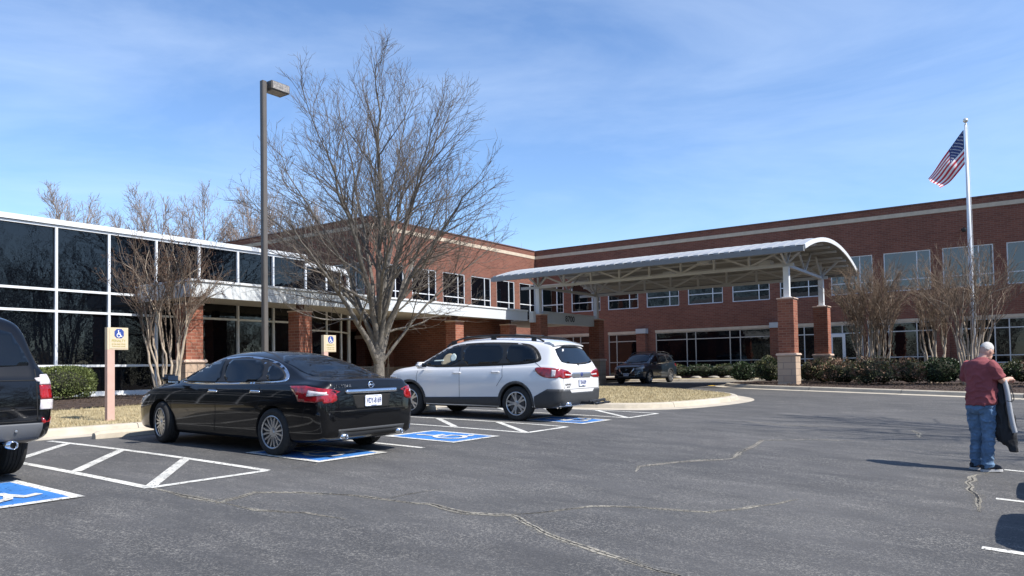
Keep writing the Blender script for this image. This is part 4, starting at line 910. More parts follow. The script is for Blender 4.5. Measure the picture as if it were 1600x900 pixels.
def car_body(S):
    top, belt, wd, zb, wr = (pchip(S[k]) for k in ('top', 'belt', 'w', 'zb', 'wr'))
    x0, x1 = S['x0'], S['x1']; st = []
    # dense stations at the ends
    n = 110
    for i in range(n+1):
        t = i/n; s = .5-.5*math.cos(math.pi*t); t2 = .55*s+.45*t; st.append(x0+(x1-x0)*t2)
    rings = []
    for x in st:
        W = wd(x); zt = top(x); zl = min(belt(x), zt-.02); z0 = zb(x); g_ = min(1, max(0, (zt-zl-.05)/.35)); wroof = (W*.80)*(1-g_)+wr(x)*g_
        H = zl-z0
        half = [(0, z0), (W*.70, z0), (W*.94, z0+.02), (W*.975, z0+H*.16), (W*.985, z0+H*.36), (W*S.get('crease', 1.0), z0+H*.60), (W*.995, z0+H*.72), (W*.975, z0+H*.9), (W*.945, zl),
                (W*.925, zl+.012), (wroof+(W*.915-wroof)*.52, zl+(zt-zl)*.46), (wroof+(W*.915-wroof)*.12, zl+(zt-zl)*.80), (wroof*.90, zt-.035*g_-.012), (wroof*.55, zt-.004), (0, zt)]
        half = chaikin(half, 2, False)
        ring = half+[(-y, z) for y, z in reversed(half[1:-1])]
        rings.append([(x, y, z) for y, z in ring])
    k = len(rings[0]); V = [p for r in rings for p in r]
    Fc = [(i*k+j, i*k+(j+1) % k, (i+1)*k+(j+1) % k, (i+1)*k+j) for i in range(len(rings)-1) for j in range(k)]+[tuple(reversed(range(k))), tuple(range((len(rings)-1)*k, len(rings)*k))]
    mb = MB(); mb.add(V, Fc); ob = mb.build('body', [S['paint'], 'seam'])
    me = ob.data; bm = bmesh.new(); bm.from_mesh(me); bmesh.ops.recalc_face_normals(bm, faces=bm.faces); bvh = BVHTree.FromBMesh(bm); bm.to_mesh(me); bm.free()
    # wheel wells cut out
    cut = MB(); R = S['R']*S.get('arch', 1.13)
    for xw in (S['wb']/2, -S['wb']/2):
        for sg in (1, -1):
            ya, yb = (.45, 1.4) if sg > 0 else (-1.4, -.45); kk = 40; C_ = [(xw+R*math.cos(2*math.pi*j/kk), S['R']+R*math.sin(2*math.pi*j/kk)) for j in range(kk)]
            cut.add([(x, ya, z) for x, z in C_]+[(x, yb, z) for x, z in C_], [tuple(range(kk)), tuple(reversed(range(kk, 2*kk)))]+[(j, j+kk, (j+1) % kk+kk, (j+1) % kk) for j in range(kk)], 0)
    co = cut.build('c', ['seam']); bm = bmesh.new(); bm.from_mesh(co.data); bmesh.ops.recalc_face_normals(bm, faces=bm.faces); bm.to_mesh(co.data); bm.free()
    md = ob.modifiers.new('b', 'BOOLEAN'); md.operation = 'DIFFERENCE'; md.object = co; md.solver = 'EXACT'; md.material_mode = 'TRANSFER'
    dg = bpy.context.evaluated_depsgraph_get(); nm = bpy.data.meshes.new_from_object(ob.evaluated_get(dg)); ob.modifiers.clear(); ob.data = nm; bpy.data.objects.remove(co)
    nm.polygons.foreach_set('use_smooth', [True]*len(nm.polygons)); nm.set_sharp_from_angle(angle=R_(32))
    return ob, bvh
DIRS = {'L': lambda u, v: ((u, 3, v), (0, -1, 0)), 'R': lambda u, v: ((u, -3, v), (0, 1, 0)), 'B': lambda u, v: ((-5, u, v), (1, 0, 0)), 'F': lambda u, v: ((5, u, v), (-1, 0, 0)), 'T': lambda u, v: ((u, v, 5), (0, 0, -1))}
def decal(mb, bvh, face, poly, off=.004, step=.06, depth=.02, mi=0, mask=None):
    V2, F2 = tri2d(poly, step); P = []
    for u, v in V2:
        o, d = DIRS[face](u, v); h, nrm, _, _ = bvh.ray_cast(Vector(o), Vector(d))
        if h is None: P.append(None); continue
        if nrm.dot(Vector(d)) > 0: nrm = -nrm
        P.append((h+nrm*off, nrm))
    Fc = [f for f in F2 if all(P[i] is not None for i in f)]
    # drop faces that jump across a step in the body
    Fc = [f for f in Fc if max((P[f[a]][0]-P[f[(a+1) % 3]][0]).length for a in range(3)) < step*6+.1]
    if not Fc: return
    ec = {}
    for f in Fc:
        for a in range(3): e = (f[a], f[(a+1) % 3]); key = tuple(sorted(e)); ec.setdefault(key, []).append(e)
    idx = {}; V = []
    def vi(i, s):
        if (i, s) not in idx: idx[(i, s)] = len(V); V.append(P[i][0]-(P[i][1]*depth if s else Vector()))
        return idx[(i, s)]
    out = [tuple(vi(i, 0) for i in f) for f in Fc]
    for es in ec.values():
        if len(es) == 1: a, b = es[0]; out.append((vi(b, 0), vi(a, 0), vi(a, 1), vi(b, 1)))
    mb.add(V, out, mi)
def ribbon(mb, bvh, face, pts, wd, off=.005, mi=0, depth=.01, step=.05):
    pts = [Vector(p) for p in dens(pts, step)]
    n = len(pts); 
    for i in range(n-1):
        a, b = pts[i], pts[i+1]; d = (b-a).normalized(); nn = Vector((-d.y, d.x))*wd/2; q = []
        for p in (a-nn, b-d*0-nn, b+nn, a+nn):
            o, dr = DIRS[face](p.x, p.y); h, nrm, _, _ = bvh.ray_cast(Vector(o), Vector(dr))
            if h is None: break
            if nrm.dot(Vector(dr)) > 0: nrm = -nrm
            q.append(h+nrm*off)
        if len(q) == 4 and max((q[j]-q[(j+1) % 4]).length for j in range(4)) < step*5: mb.add(q, [(0, 1, 2, 3)], mi)
def wheel(parent, x, y, R, rim, sgn, spokes, steer=0, style='pair', tw=.205):
    """sgn +1 = left side (outer face towards +y)"""
    hub = MB(); hub.lathe([(.001, sgn*(-.02)), (rim*.78, sgn*(-.02)), (rim*.78, sgn*(-.06)), (.001, sgn*-.06)], 28, axis='y')
    h = hub.build('wheel', 'dark_metal', parent); h.location = (x, y, R); h.rotation_euler.z = steer
    o = sgn; t = MB(); w2_ = tw
    prof = [(rim, 0), (rim+.012, o*.006), (rim+.03, o*.010), (R-.045, o*.012), (R-.016, o*.0), (R-.003, -o*.022)]
    for i in range(4):
        a = -o*(.03+i*(w2_-.06)/4); b = -o*(.03+(i+.82)*(w2_-.06)/4); prof += [(R, a), (R, b), (R-.008, b-o*.001), (R-.008, -o*(.03+(i+1)*(w2_-.06)/4)+o*.001)]
    prof += [(R-.012, -o*(w2_-.01)), (R-.05, -o*w2_), (rim, -o*(w2_-.01))]
    t.lathe(prof, 44, axis='y'); t.build('tyre', 'tyre', h, 'auto')
    r = MB(); r.lathe([(rim-.016, o*.002), (rim-.022, -o*.03), (rim-.035, -o*.15)], 40, axis='y'); r.build('rim_barrel', 'dark_metal', h, True)
    r = MB(); r.lathe([(rim+.006, o*.008), (rim-.004, o*.012), (rim-.015, o*.006), (rim-.017, -o*.006)], 44, axis='y')
    r.lathe([(.001, o*.0), (.028, o*.0), (.032, -o*.008), (.062, -o*.012), (.07, -o*.04)], 20, axis='y')
    for s in range(spokes):
        a0 = 2*math.pi*s/spokes
        for da in ((-.16, .16) if style == 'pair' else (0,)):
            a = a0+da; wi, wo = ((.011, .013) if spokes > 6 else (.016, .021)) if style == 'pair' else (.022, .045); ca, sa = math.cos(a), math.sin(a)
            cb, sb_ = math.cos(a+(da*.35)), math.sin(a+(da*.35)); V = []
            for rr, ww, yy, (c, s_) in ((.05, wi, -o*.014, (math.cos(a0+da*1.6), math.sin(a0+da*1.6))), (rim*.6, (wi+wo)/2, -o*.006, (ca, sa)), (rim-.012, wo, -o*.004, (cb, sb_))):
                for sd_ in (-1, 1):
                    V.append((rr*c-sd_*ww*s_, yy, rr*s_+sd_*ww*c)); V.append((rr*c-sd_*ww*1.1*s_, yy-o*.035, rr*s_+sd_*ww*1.1*c))
            r.add(V, [(0, 2, 6, 4), (4, 6, 10, 8), (0, 4, 5, 1), (4, 8, 9, 5), (2, 3, 7, 6), (6, 7, 11, 10), (1, 5, 7, 3), (5, 9, 11, 7)])
    r.build('rim', 'alloy', h, 'auto'); return h
def mirror(root, bvh, x, y, z, paint, sg):
    mb = MB(); mb.bbox((x-.10, min(y, y+sg*.20), z), (x+.09, max(y, y+sg*.20), z+.145), .04); mb.tube([(x, y-sg*.06, z+.02), (x, y+sg*.05, z+.05)], .025, 6); m = mb.build('mirror', paint, root, True)
    mb = MB(); mb.box((x-.104, min(y+sg*.02, y+sg*.18), z+.02), (x-.101, max(y+sg*.02, y+sg*.18), z+.125)); mb.build('mirror_glass', 'chrome', m)
def car(S, name, label, loc, rz, cat='car'):
    root = thing(name, loc, label, cat, S.get('group'), rz)
    ob, bvh = car_body(S); ob.parent = root
    def D(nm, m_, items, off=.004, step=.06, depth=.02, smooth=True, parent=None):
        mb = MB()
        for face, poly in items: decal(mb, bvh, face, poly, off, step, depth)
        if mb.v: return mb.build(nm, m_, parent or root, smooth)
    for face in ('L', 'R'):
        sur = MB(); decal(sur, bvh, face, S['dlo_out'], .0015, .06, .004); 
        if sur.v: sur.build('window_surround', S.get('dlo_mat', 'chrome'), root, True)
        bk = MB(); decal(bk, bvh, face, S['dlo'], .003, .06, .004); bk.build('window_pillars', 'black_trim', root, True)
        for p in S['sidewin']: D('side_window', S.get('sglass', 'car_glass'), [(face, p)], .0055, .06, .002)
        for line in S['seams']:
            mb = MB(); ribbon(mb, bvh, face, line, .009, .0025)
            if mb.v: mb.build('door_seam', 'seam', root)
        for hx, hz in S['handles']:
            mb = MB(); decal(mb, bvh, face, [(hx-.11, hz-.012), (hx+.10, hz-.016), (hx+.11, hz+.006), (hx+.08, hz+.02), (hx-.10, hz+.02)], .028, .04, .022); mb.build('door_handle', S.get('handle_mat', 'chrome'), root, True)
    D('windshield', 'car_glass', [('T', S['wind'])], .004)
    D('rear_window', S.get('rglass', 'car_glass'), [(S.get('rw_face', 'T'), S['rearwin'])], .004, .05)
    for items in S['tail']: D('tail_light', ['lamp_red'], items, .010, .04, .02)
    for items in S.get('tail_clear', []): D('tail_light_lens', 'lamp_clear', items, .0135, .03, .015)
    for items in S.get('head', []): D('headlight', 'head_lamp', items, .010, .04, .02)
    for nm, m_, items, off in S.get('extra', []): D(nm, m_, items, off, .05, .03)
    hx = S['wb']/2; W = S['track']
    for x, fr in ((hx, 1), (-hx, 0)):
        for sg in (1, -1): wheel(root, x, sg*W, S['R'], S['rim'], sg, S['spokes'], S.get('steer', 0)*fr, S.get('style', 'pair'))
    for sg in (1, -1): mirror(root, bvh, S['mir'][0], sg*S['mir'][1], S['mir'][2], S.get('mir_mat', S['paint']), sg)
    return root, bvh, ob
def rear_x(bvh, y, z):
    h = bvh.ray_cast(Vector((-5, y, z)), Vector((1, 0, 0)))[0]; return h.x if h else 0
def plate(root, bvh, face, z, txt, y=0):
    x = rear_x(bvh, y, z) if face == 'B' else bvh.ray_cast(Vector((5, y, z)), Vector((-1, 0, 0)))[0].x
    s = -1 if face == 'B' else 1
    mb = MB(); xa, xb = sorted((x+s*.012, x+s*.035)); mb.bbox((xa, y-.155, z-.078), (xb, y+.155, z+.078), .008); p = mb.build('license_plate', 'plate_white', root)
    if txt:
        mb = MB(); put_text(mb, txt, .105, (x+s*.036, y, z), (0, s, 0), (0, 0, 1), width=.27, bold=.002); mb.box((x+s*.036-.001, y-.05, z-.068), (x+s*.036+.001, y+.05, z-.06)); mb.box((x+s*.036-.001, y-.08, z+.062), (x+s*.036+.001, y+.08, z+.068)); mb.build('plate_number', 'plate_ink', p)
def exhaust(root, x, y, z, r=.035):
    mb = MB(); mb.lathe([(r*.82, .0), (r*.82, -.10), (r, -.105), (r, .18), (.001, .18)], 18, (x, y, z), 'x'); mb.build('exhaust_pipe', 'chrome', root, True)
    mb = MB(); mb.lathe([(.001, -.05), (r*.8, -.05)], 14, (x, y, z), 'x'); mb.build('exhaust_bore', 'seam', root)
# ---------------------------------------------------------------- black sedan
SED = dict(x0=-2.49, x1=2.37, wb=2.776, R=.332, rim=.226, track=.905, spokes=8, style='pair', paint='paint_black', steer=R_(-11), arch=1.12,
  top=[(-2.49, .62), (-2.475, .82), (-2.44, .98), (-2.40, 1.055), (-2.33, 1.075), (-2.15, 1.085), (-1.95, 1.10), (-1.75, 1.155), (-1.45, 1.275), (-1.1, 1.385), (-.75, 1.445), (-.35, 1.468), (0, 1.455), (.3, 1.395), (.7, 1.235), (1.08, 1.045), (1.25, 1.00), (1.6, .955), (1.95, .885), (2.18, .80), (2.30, .70), (2.37, .58)],
  belt=[(-2.49, .60), (-2.46, .78), (-2.41, .92), (-2.3, .98), (-1.9, 1.0), (-1.2, .985), (0, .95), (1, .92), (1.5, .88), (2.0, .76), (2.3, .62), (2.37, .52)],
  w=[(-2.49, .72), (-2.46, .80), (-2.38, .86), (-2.2, .893), (-1.8, .91), (-1, .915), (.8, .915), (1.5, .912), (1.9, .885), (2.15, .81), (2.3, .68), (2.37, .50)],
  zb=[(-2.49, .36), (-2.42, .26), (-2.2, .21), (-1.5, .18), (1.5, .17), (2.2, .20), (2.37, .30)],
  wr=[(-2.4, .66), (-1.6, .58), (-1, .60), (0, .63), (.6, .64), (1.1, .68)],
  dlo_out=chaikin([(1.12, .975), (.85, 1.125), (.45, 1.285), (.0, 1.375), (-.5, 1.395), (-1.0, 1.34), (-1.35, 1.235), (-1.62, 1.075), (-1.50, 1.01), (-.8, .985), (.3, .955)], 2),
  dlo=chaikin([(1.04, .985), (.82, 1.11), (.43, 1.262), (.0, 1.350), (-.5, 1.370), (-.98, 1.318), (-1.30, 1.218), (-1.54, 1.085), (-1.45, 1.035), (-.8, 1.01), (.3, .978)], 2),
  sidewin=[chaikin([(.98, .995), (.80, 1.10), (.42, 1.25), (.06, 1.325), (.03, 1.31), (-.07, .985), (.4, .98)], 1), chaikin([(-.02, 1.33), (-.45, 1.352), (-.88, 1.315), (-1.02, 1.03), (-.6, 1.003), (-.15, .985)], 1), chaikin([(-1.0, 1.29), (-1.28, 1.205), (-1.48, 1.09), (-1.42, 1.05), (-1.10, 1.032)], 1)],
  dlo_mat='chrome', handle_mat='chrome', handles=[(-.02+.02, .86), (-1.0, .88)],
  seams=[[(1.10, .95), (1.12, .75), (1.05, .35), (.98, .24)], [(-.05, .96), (-.08, .6), (-.02, .26)], [(-1.02, 1.0), (-1.15, .80), (-1.0, .62)], [(-.02, .24), (.98, .24)], [(-2.02, .50), (-2.12, .72)]],
  wind=chaikin([(1.02, .66), (1.10, .3), (1.12, 0), (1.10, -.3), (1.02, -.66), (.27, -.56), (.22, 0), (.27, .56)], 1),
  rearwin=chaikin([(-1.00, .56), (-.95, 0), (-1.00, -.56), (-1.80, -.62), (-1.93, -.4), (-1.97, 0), (-1.93, .4), (-1.80, .62)], 1),
  tail=[[('R', [(-1.74, .975), (-2.08, .985), (-2.43, .945), (-2.475, .90), (-2.475, .80), (-2.30, .765), (-1.97, .775), (-1.93, .84)]), ('B', chaikin([(-.88, .94), (-.70, .92), (-.63, .86), (-.64, .77), (-.88, .75)], 1))],
        [('L', [(-1.74, .975), (-2.08, .985), (-2.43, .945), (-2.475, .90), (-2.475, .80), (-2.30, .765), (-1.97, .775), (-1.93, .84)]), ('B', chaikin([(.88, .94), (.70, .92), (.63, .86), (.64, .77), (.88, .75)], 1))]],
  tail_clear=[[('L', [(-2.16, .925), (-2.42, .90), (-2.44, .865), (-2.14, .845)])], [('R', [(-2.16, .925), (-2.42, .90), (-2.44, .865), (-2.14, .845)])]],
  head=[[('L', [(1.75, .76), (2.12, .70), (2.28, .66), (2.25, .60), (2.0, .60)])], [('R', [(1.75, .76), (2.12, .70), (2.28, .66), (2.25, .60), (2.0, .60)])]],
  extra=[('trunk_trim', 'chrome', [('B', [(-.46, .925), (.46, .925), (.48, .90), (.46, .872), (-.46, .872), (-.48, .90)])], .030), ('plate_recess', 'seam', [('B', [(-.36, .865), (.36, .865), (.30, .66), (-.30, .66)])], .0015),
         ('bumper_seam', 'seam', [('B', [(-.80, .648), (.80, .648), (.80, .640), (-.80, .640)])], .002), ('diffuser', 'cladding', [('B', [(-.62, .40), (.62, .40), (.60, .30), (-.60, .30)])], .004),
         ],
  mir=(.93, .93, .96))
def heading(x, y, deg): return (x, y, g(x, y)+.0), R_(deg)
lo, rz = heading(-9.72, 7.27, 180)
zf, zr = g(-11.1, 7.2), g(-8.33, 7.2)
sed, bv, body = car(SED, 'sedan', 'glossy black sedan parked nose to the kerb in an accessible stall', (-9.72, 7.27, (zf+zr)/2-.004), rz)
sed.rotation_euler.y = -math.atan2(zf-zr, 2.776)
plate(sed, bv, 'B', .765, 'VDY-8169')
exhaust(sed, -2.44, .52, .30); exhaust(sed, -2.44, -.52, .30)
ex_ = rear_x(bv, 0, .985)
mb = MB(); mb.lathe([(.050, 0), (.042, -.012), (.036, 0), (.036, .01), (.050, .01)], 24, (ex_-.01, 0, .985), 'x'); mb.box((ex_-.022, -.062, .975), (ex_-.008, .062, .995)); mb.build('emblem', 'chrome', sed, True)
mb = MB(); put_text(mb, 'ALTIMA', .075, (rear_x(bv, .50, .975)-.004, .50, .972), (0, -1, 0), (0, 0, 1), width=.30, bold=.002); mb.build('model_lettering', 'chrome', sed)
mb = MB(); mb.box((ex_-.004, .50, .928), (ex_+.02, .66, .952)); mb.build('sticker', 'plate_white', sed)
mb = MB(); put_text(mb, '2.5 S', .04, (rear_x(bv, -.52, .84)-.004, -.42, .72), (0, -1, 0), (0, 0, 1)); mb.build('trim_lettering', 'chrome', sed)
def squeeze(root, x0, k):   # shorten the tail behind the rear axle
    for o in root.children_recursive:
        if o.type != 'MESH' or o.name.startswith(('wheel', 'tyre', 'rim')): continue
        for v in o.data.vertices:
            if v.co.x < x0: v.co.x = x0+(v.co.x-x0)*k
squeeze(sed, -1.40, .90); sed.scale = (.985, .985, .965); sed.location.x -= .04; sed.location.y -= .05
# ---------------------------------------------------------------- white SUV
def arch_ring(xc, R, t0, t1, r0, r1, n=22):
    return [(xc+r0*math.cos(t0+(t1-t0)*i/n), R+r0*math.sin(t0+(t1-t0)*i/n)) for i in range(n+1)]+[(xc+r1*math.cos(t1-(t1-t0)*i/n), R+r1*math.sin(t1-(t1-t0)*i/n)) for i in range(n+1)]
def suvspec(paint, **kw):
    R = .365; wb = 2.89
    A = [arch_ring(xc, R, R_(-12), R_(192), .413, .472) for xc in (wb/2, -wb/2)]
    S = dict(x0=-2.63, x1=2.36, wb=wb, R=R, rim=.243, track=.945, spokes=5, style='pair', paint=paint, arch=1.135, crease=1.0,
      top=[(-2.63, .72), (-2.61, .95), (-2.57, 1.12), (-2.50, 1.24), (-2.38, 1.42), (-2.27, 1.58), (-2.20, 1.655), (-2.0, 1.70), (-1.4, 1.745), (-.6, 1.765), (0, 1.74), (.45, 1.66), (.8, 1.50), (1.15, 1.30), (1.36, 1.185), (1.5, 1.145), (1.9, 1.09), (2.15, 1.02), (2.28, .92), (2.34, .78), (2.36, .60)],
      belt=[(-2.63, .70), (-2.61, .90), (-2.57, 1.05), (-2.45, 1.12), (-2.2, 1.14), (-1.5, 1.12), (-.5, 1.09), (.8, 1.06), (1.4, 1.04), (1.9, .98), (2.2, .88), (2.36, .58)],
      w=[(-2.63, .78), (-2.60, .85), (-2.52, .90), (-2.35, .935), (-2.0, .955), (-1, .965), (1.2, .965), (1.7, .955), (2.0, .91), (2.2, .83), (2.31, .70), (2.36, .52)],
      zb=[(-2.63, .42), (-2.55, .33), (-2.3, .28), (-1.5, .25), (1.5, .24), (2.15, .27), (2.36, .36)],
      wr=[(-2.63, .68), (-2.2, .64), (-1.5, .68), (0, .70), (.8, .70), (1.4, .74)],
      dlo_out=chaikin([(1.30, 1.10), (.90, 1.375), (.45, 1.57), (.1, 1.635), (-.6, 1.66), (-1.4, 1.635), (-1.80, 1.58), (-2.08, 1.30), (-1.98, 1.215), (-1.5, 1.17), (-.3, 1.125)], 2),
      dlo=chaikin([(1.26, 1.115), (.88, 1.355), (.44, 1.55), (.1, 1.613), (-.6, 1.635), (-1.38, 1.61), (-1.74, 1.56), (-1.98, 1.31), (-1.92, 1.24), (-1.5, 1.195), (-.3, 1.147)], 2),
      sidewin=[chaikin([(1.16, 1.135), (.86, 1.335), (.44, 1.525), (.16, 1.585), (.12, 1.56), (.05, 1.155)], 1), chaikin([(.06, 1.60), (-.5, 1.618), (-1.00, 1.60), (-1.03, 1.21), (-.6, 1.178), (.0, 1.158)], 1), chaikin([(-1.10, 1.60), (-1.40, 1.585), (-1.70, 1.53), (-1.90, 1.32), (-1.88, 1.265), (-1.5, 1.225), (-1.12, 1.21)], 1)],
      dlo_mat='seam', handle_mat=paint, handles=[(-.02+.12, .985), (-1.02+.1, 1.01)],
      seams=[[(1.22, 1.08), (1.25, .9), (1.18, .42), (1.05, .36)], [(.05, 1.12), (.02, .8), (.03, .37)], [(-1.06, 1.18), (-1.10, .92), (-.96, .72)], [(-1.86, 1.24), (-2.2, 1.06)]],
      wind=chaikin([(1.28, .72), (1.38, .3), (1.40, 0), (1.38, -.3), (1.28, -.72), (.55, -.62), (.48, 0), (.55, .62)], 1),
      rw_face='B', rearwin=chaikin([(-.60, 1.56), (.60, 1.56), (.70, 1.30), (.66, 1.20), (0, 1.175), (-.66, 1.20), (-.70, 1.30)], 1),
      tail=[[(f, chaikin([(-1.92, 1.09), (-2.02, 1.125), (-2.60, 1.09), (-2.60, .90), (-2.25, .90), (-2.04, .97)], 1)), ('B', chaikin([(.93*s, 1.10), (.60*s, 1.06), (.42*s, .99), (.44*s, .90), (.93*s, .89)], 1))] for f, s in (('L', 1), ('R', -1))],
      tail_clear=[[(f, [(-2.38, 1.07), (-2.48, 1.06), (-2.47, .94), (-2.38, .93)]), ('B', [(.70*s, .985), (.44*s, .965), (.46*s, .945), (.70*s, .95)])] for f, s in (('L', 1), ('R', -1))],
      head=[[(f, [(1.85, .90), (2.15, .92), (2.30, .84), (2.27, .78), (2.05, .80)])] for f in 'LR'],
      extra=[*[('lower_cladding', 'cladding', [(f, [(1.04, .245), (1.04, .44), (0, .47), (-1.04, .50), (-1.04, .25)])], .008) for f in 'LR'],
             *[('arch_trim', 'cladding', [(f, a)], .010) for f in 'LR' for a in A],
             ('rear_bumper', 'cladding', [(f, [(-1.93, .30), (-1.93, .52), (-2.1, .60), (-2.28, .68), (-2.62, .68), (-2.62, .30)]) for f in 'LR']+[('B', [(-.92, .66), (-.55, .66), (-.48, .60), (.48, .60), (.55, .66), (.92, .66), (.92, .36), (.7, .34), (-.7, .34), (-.92, .36)])], .012),
             ('garnish', 'alloy', [('B', [(-.42, 1.01), (.42, 1.01), (.45, .95), (.38, .90), (-.38, .90), (-.45, .95)])], .010),
             ('tailgate_seam', 'seam', [('B', [(s*.79, 1.17), (s*.80, 1.165), (s*.775, .68), (s*.765, .68)]) for s in (1, -1)]+[('B', [(-.76, .675), (.76, .675), (.76, .667), (-.76, .667)])], .002),
             ('wheel_lip', 'seam', [], .01)],
      mir=(1.02, .97, 1.08), mir_mat=paint)
    S.update(kw); return S
def suv_bits(root, bv, S, rails=True, spoil=True, zr=1.70):
    if spoil:
        mb = MB(); xs = (-2.14, -2.40); V = []
        for x, z, th in ((-2.06, top_of(S, -2.06)-.035, .05), (-2.20, zr-.045, .045), (-2.33, zr-.10, .025)):
            for i in range(9): y = -.64+1.28*i/8; V.append((x+.05*(y/.64)**2, y, z-.035*(y/.64)**2+.02)); 
            for i in range(9): y = -.64+1.28*i/8; V.append((x+.05*(y/.64)**2, y, z-.035*(y/.64)**2+.02-th))
        Fc = [(r*18+i, r*18+i+1, (r+1)*18+i+1, (r+1)*18+i) for r in range(2) for i in range(8)]+[(r*18+9+i, (r+1)*18+9+i, (r+1)*18+10+i, r*18+10+i) for r in range(2) for i in range(8)]+[(36+i, 37+i, 46+i, 45+i) for i in range(8)]+[(r*18+c, (r+1)*18+c, (r+1)*18+9+c, r*18+9+c) for r in range(2) for c in (0, 8)]
        mb.add(V, Fc); mb.build('spoiler', S['paint'], root, 'auto')
    if rails:
        for sg in (1, -1):
            pts = [(x, sg*(.60 if x < 1 else .62), top_of(S, x)-.045+h) for x, h in ((.62, .02), (.45, .075), (.0, .09), (-.7, .09), (-1.3, .085), (-1.75, .07), (-1.98, .0))]
            mb = MB(); mb.tube(chaikin(pts, 2, False), .02, 8); 
            for x in (.42, -.65, -1.7): mb.box((x-.06, sg*.60-.018, top_of(S, x)-.06), (x+.06, sg*.60+.018, top_of(S, x)+.03))
            mb.build('roof_rail', 'black_trim', root, 'auto')
        for x in (.1, -1.2):
            mb = MB(); mb.tube([(x, -.6, top_of(S, x)+.06), (x, .6, top_of(S, x)+.06)], .018, 8); mb.build('cross_bar', 'black_trim', root, True)
def top_of(S, x): return pchip(S['top'])(x)
WS = suvspec('paint_pearl')
zf, zr = g(-11.7, 13.7), g(-8.82, 13.7)
suv, bv, body = car(WS, 'suv', 'white SUV with black wheel arch trim, parked right of the black sedan', (-10.25, 13.62, (zf+zr)/2-.004), R_(182.2), 'SUV')
suv.rotation_euler.y = -math.atan2(zf-zr, 2.89)
suv_bits(suv, bv, WS)
plate(suv, bv, 'B', .80, 'TSB-8209')
exhaust(suv, -2.60, .62, .37, .036); exhaust(suv, -2.60, -.62, .37, .036)
ex_ = rear_x(bv, 0, .97)
mb = MB(); mb.lathe([(.001, -.014), (.045, -.014), (.05, 0)], 20, (ex_-.008, 0, .965), 'x'); mb.build('emblem', 'plate_ink', suv, True)
mb = MB(); put_text(mb, 'SUBARU', .055, (rear_x(bv, .60, .80)-.004, .60, .765), (0, -1, 0), (0, 0, 1), width=.24, bold=.002); put_text(mb, 'ASCENT', .04, (rear_x(bv, .6, .74)-.004, .60, .715), (0, -1, 0), (0, 0, 1), width=.15); mb.build('lettering', 'dark_metal', suv)
mb = MB(); xw = rear_x(bv, .35, 1.46)-.008; mb.box((xw-.0, .36, 1.42), (xw+.003, .43, 1.50)); mb.box((xw-.03, .28, 1.385), (xw-.027, .43, 1.405)); mb.build('sticker', 'plate_white', suv)
mb = MB(); mb.tube([(rear_x(bv, 0, 1.2)-.02, .05, 1.19), (rear_x(bv, -.3, 1.2)-.03, -.35, 1.215)], .014, 6); mb.tube([(rear_x(bv, 0, 1.2)-.01, .05, 1.16), (rear_x(bv, 0, 1.2)-.02, .05, 1.2)], .03, 8); mb.build('wiper', 'black_trim', suv)
mb = MB(); mb.box((-2.95, -.03, .34), (-2.55, .03, .40)); mb.tube([(-2.88, -.62, .42), (-2.88, .10, .40)], .03, 8); mb.tube([(-3.02, -.55, .37), (-3.02, .05, .36)], .022, 8)
for y_ in (-.5, -.2, .02): mb.tube([(-2.88, y_, .42), (-3.04, y_, .36), (-3.1, y_, .38)], .016, 6)
mb.build('hitch_rack', 'black_trim', suv)
squeeze(suv, -1.46, .88); suv.location.x -= .10
# the driver's clutter seen through the open front window
mb = MB(); mb.add([v for v in [(0, 0, 0)]], []); 
decal(mb, bv, 'L', chaikin([(.62, 1.16), (.40, 1.18), (.28, 1.30), (.34, 1.42), (.52, 1.40), (.60, 1.27)], 2), .007, .04, .002); mb.build('seat_cover', 'khaki', suv, True)
mb = MB(); decal(mb, bv, 'L', chaikin([(.36, 1.24), (.22, 1.25), (.20, 1.36), (.30, 1.43), (.38, 1.36)], 2), .009, .04, .002); decal(mb, bv, 'L', [(.85, 1.235), (.55, 1.245), (.55, 1.275), (.85, 1.262)], .009, .04, .002); mb.build('clothing', 'pale_cloth', suv, True)
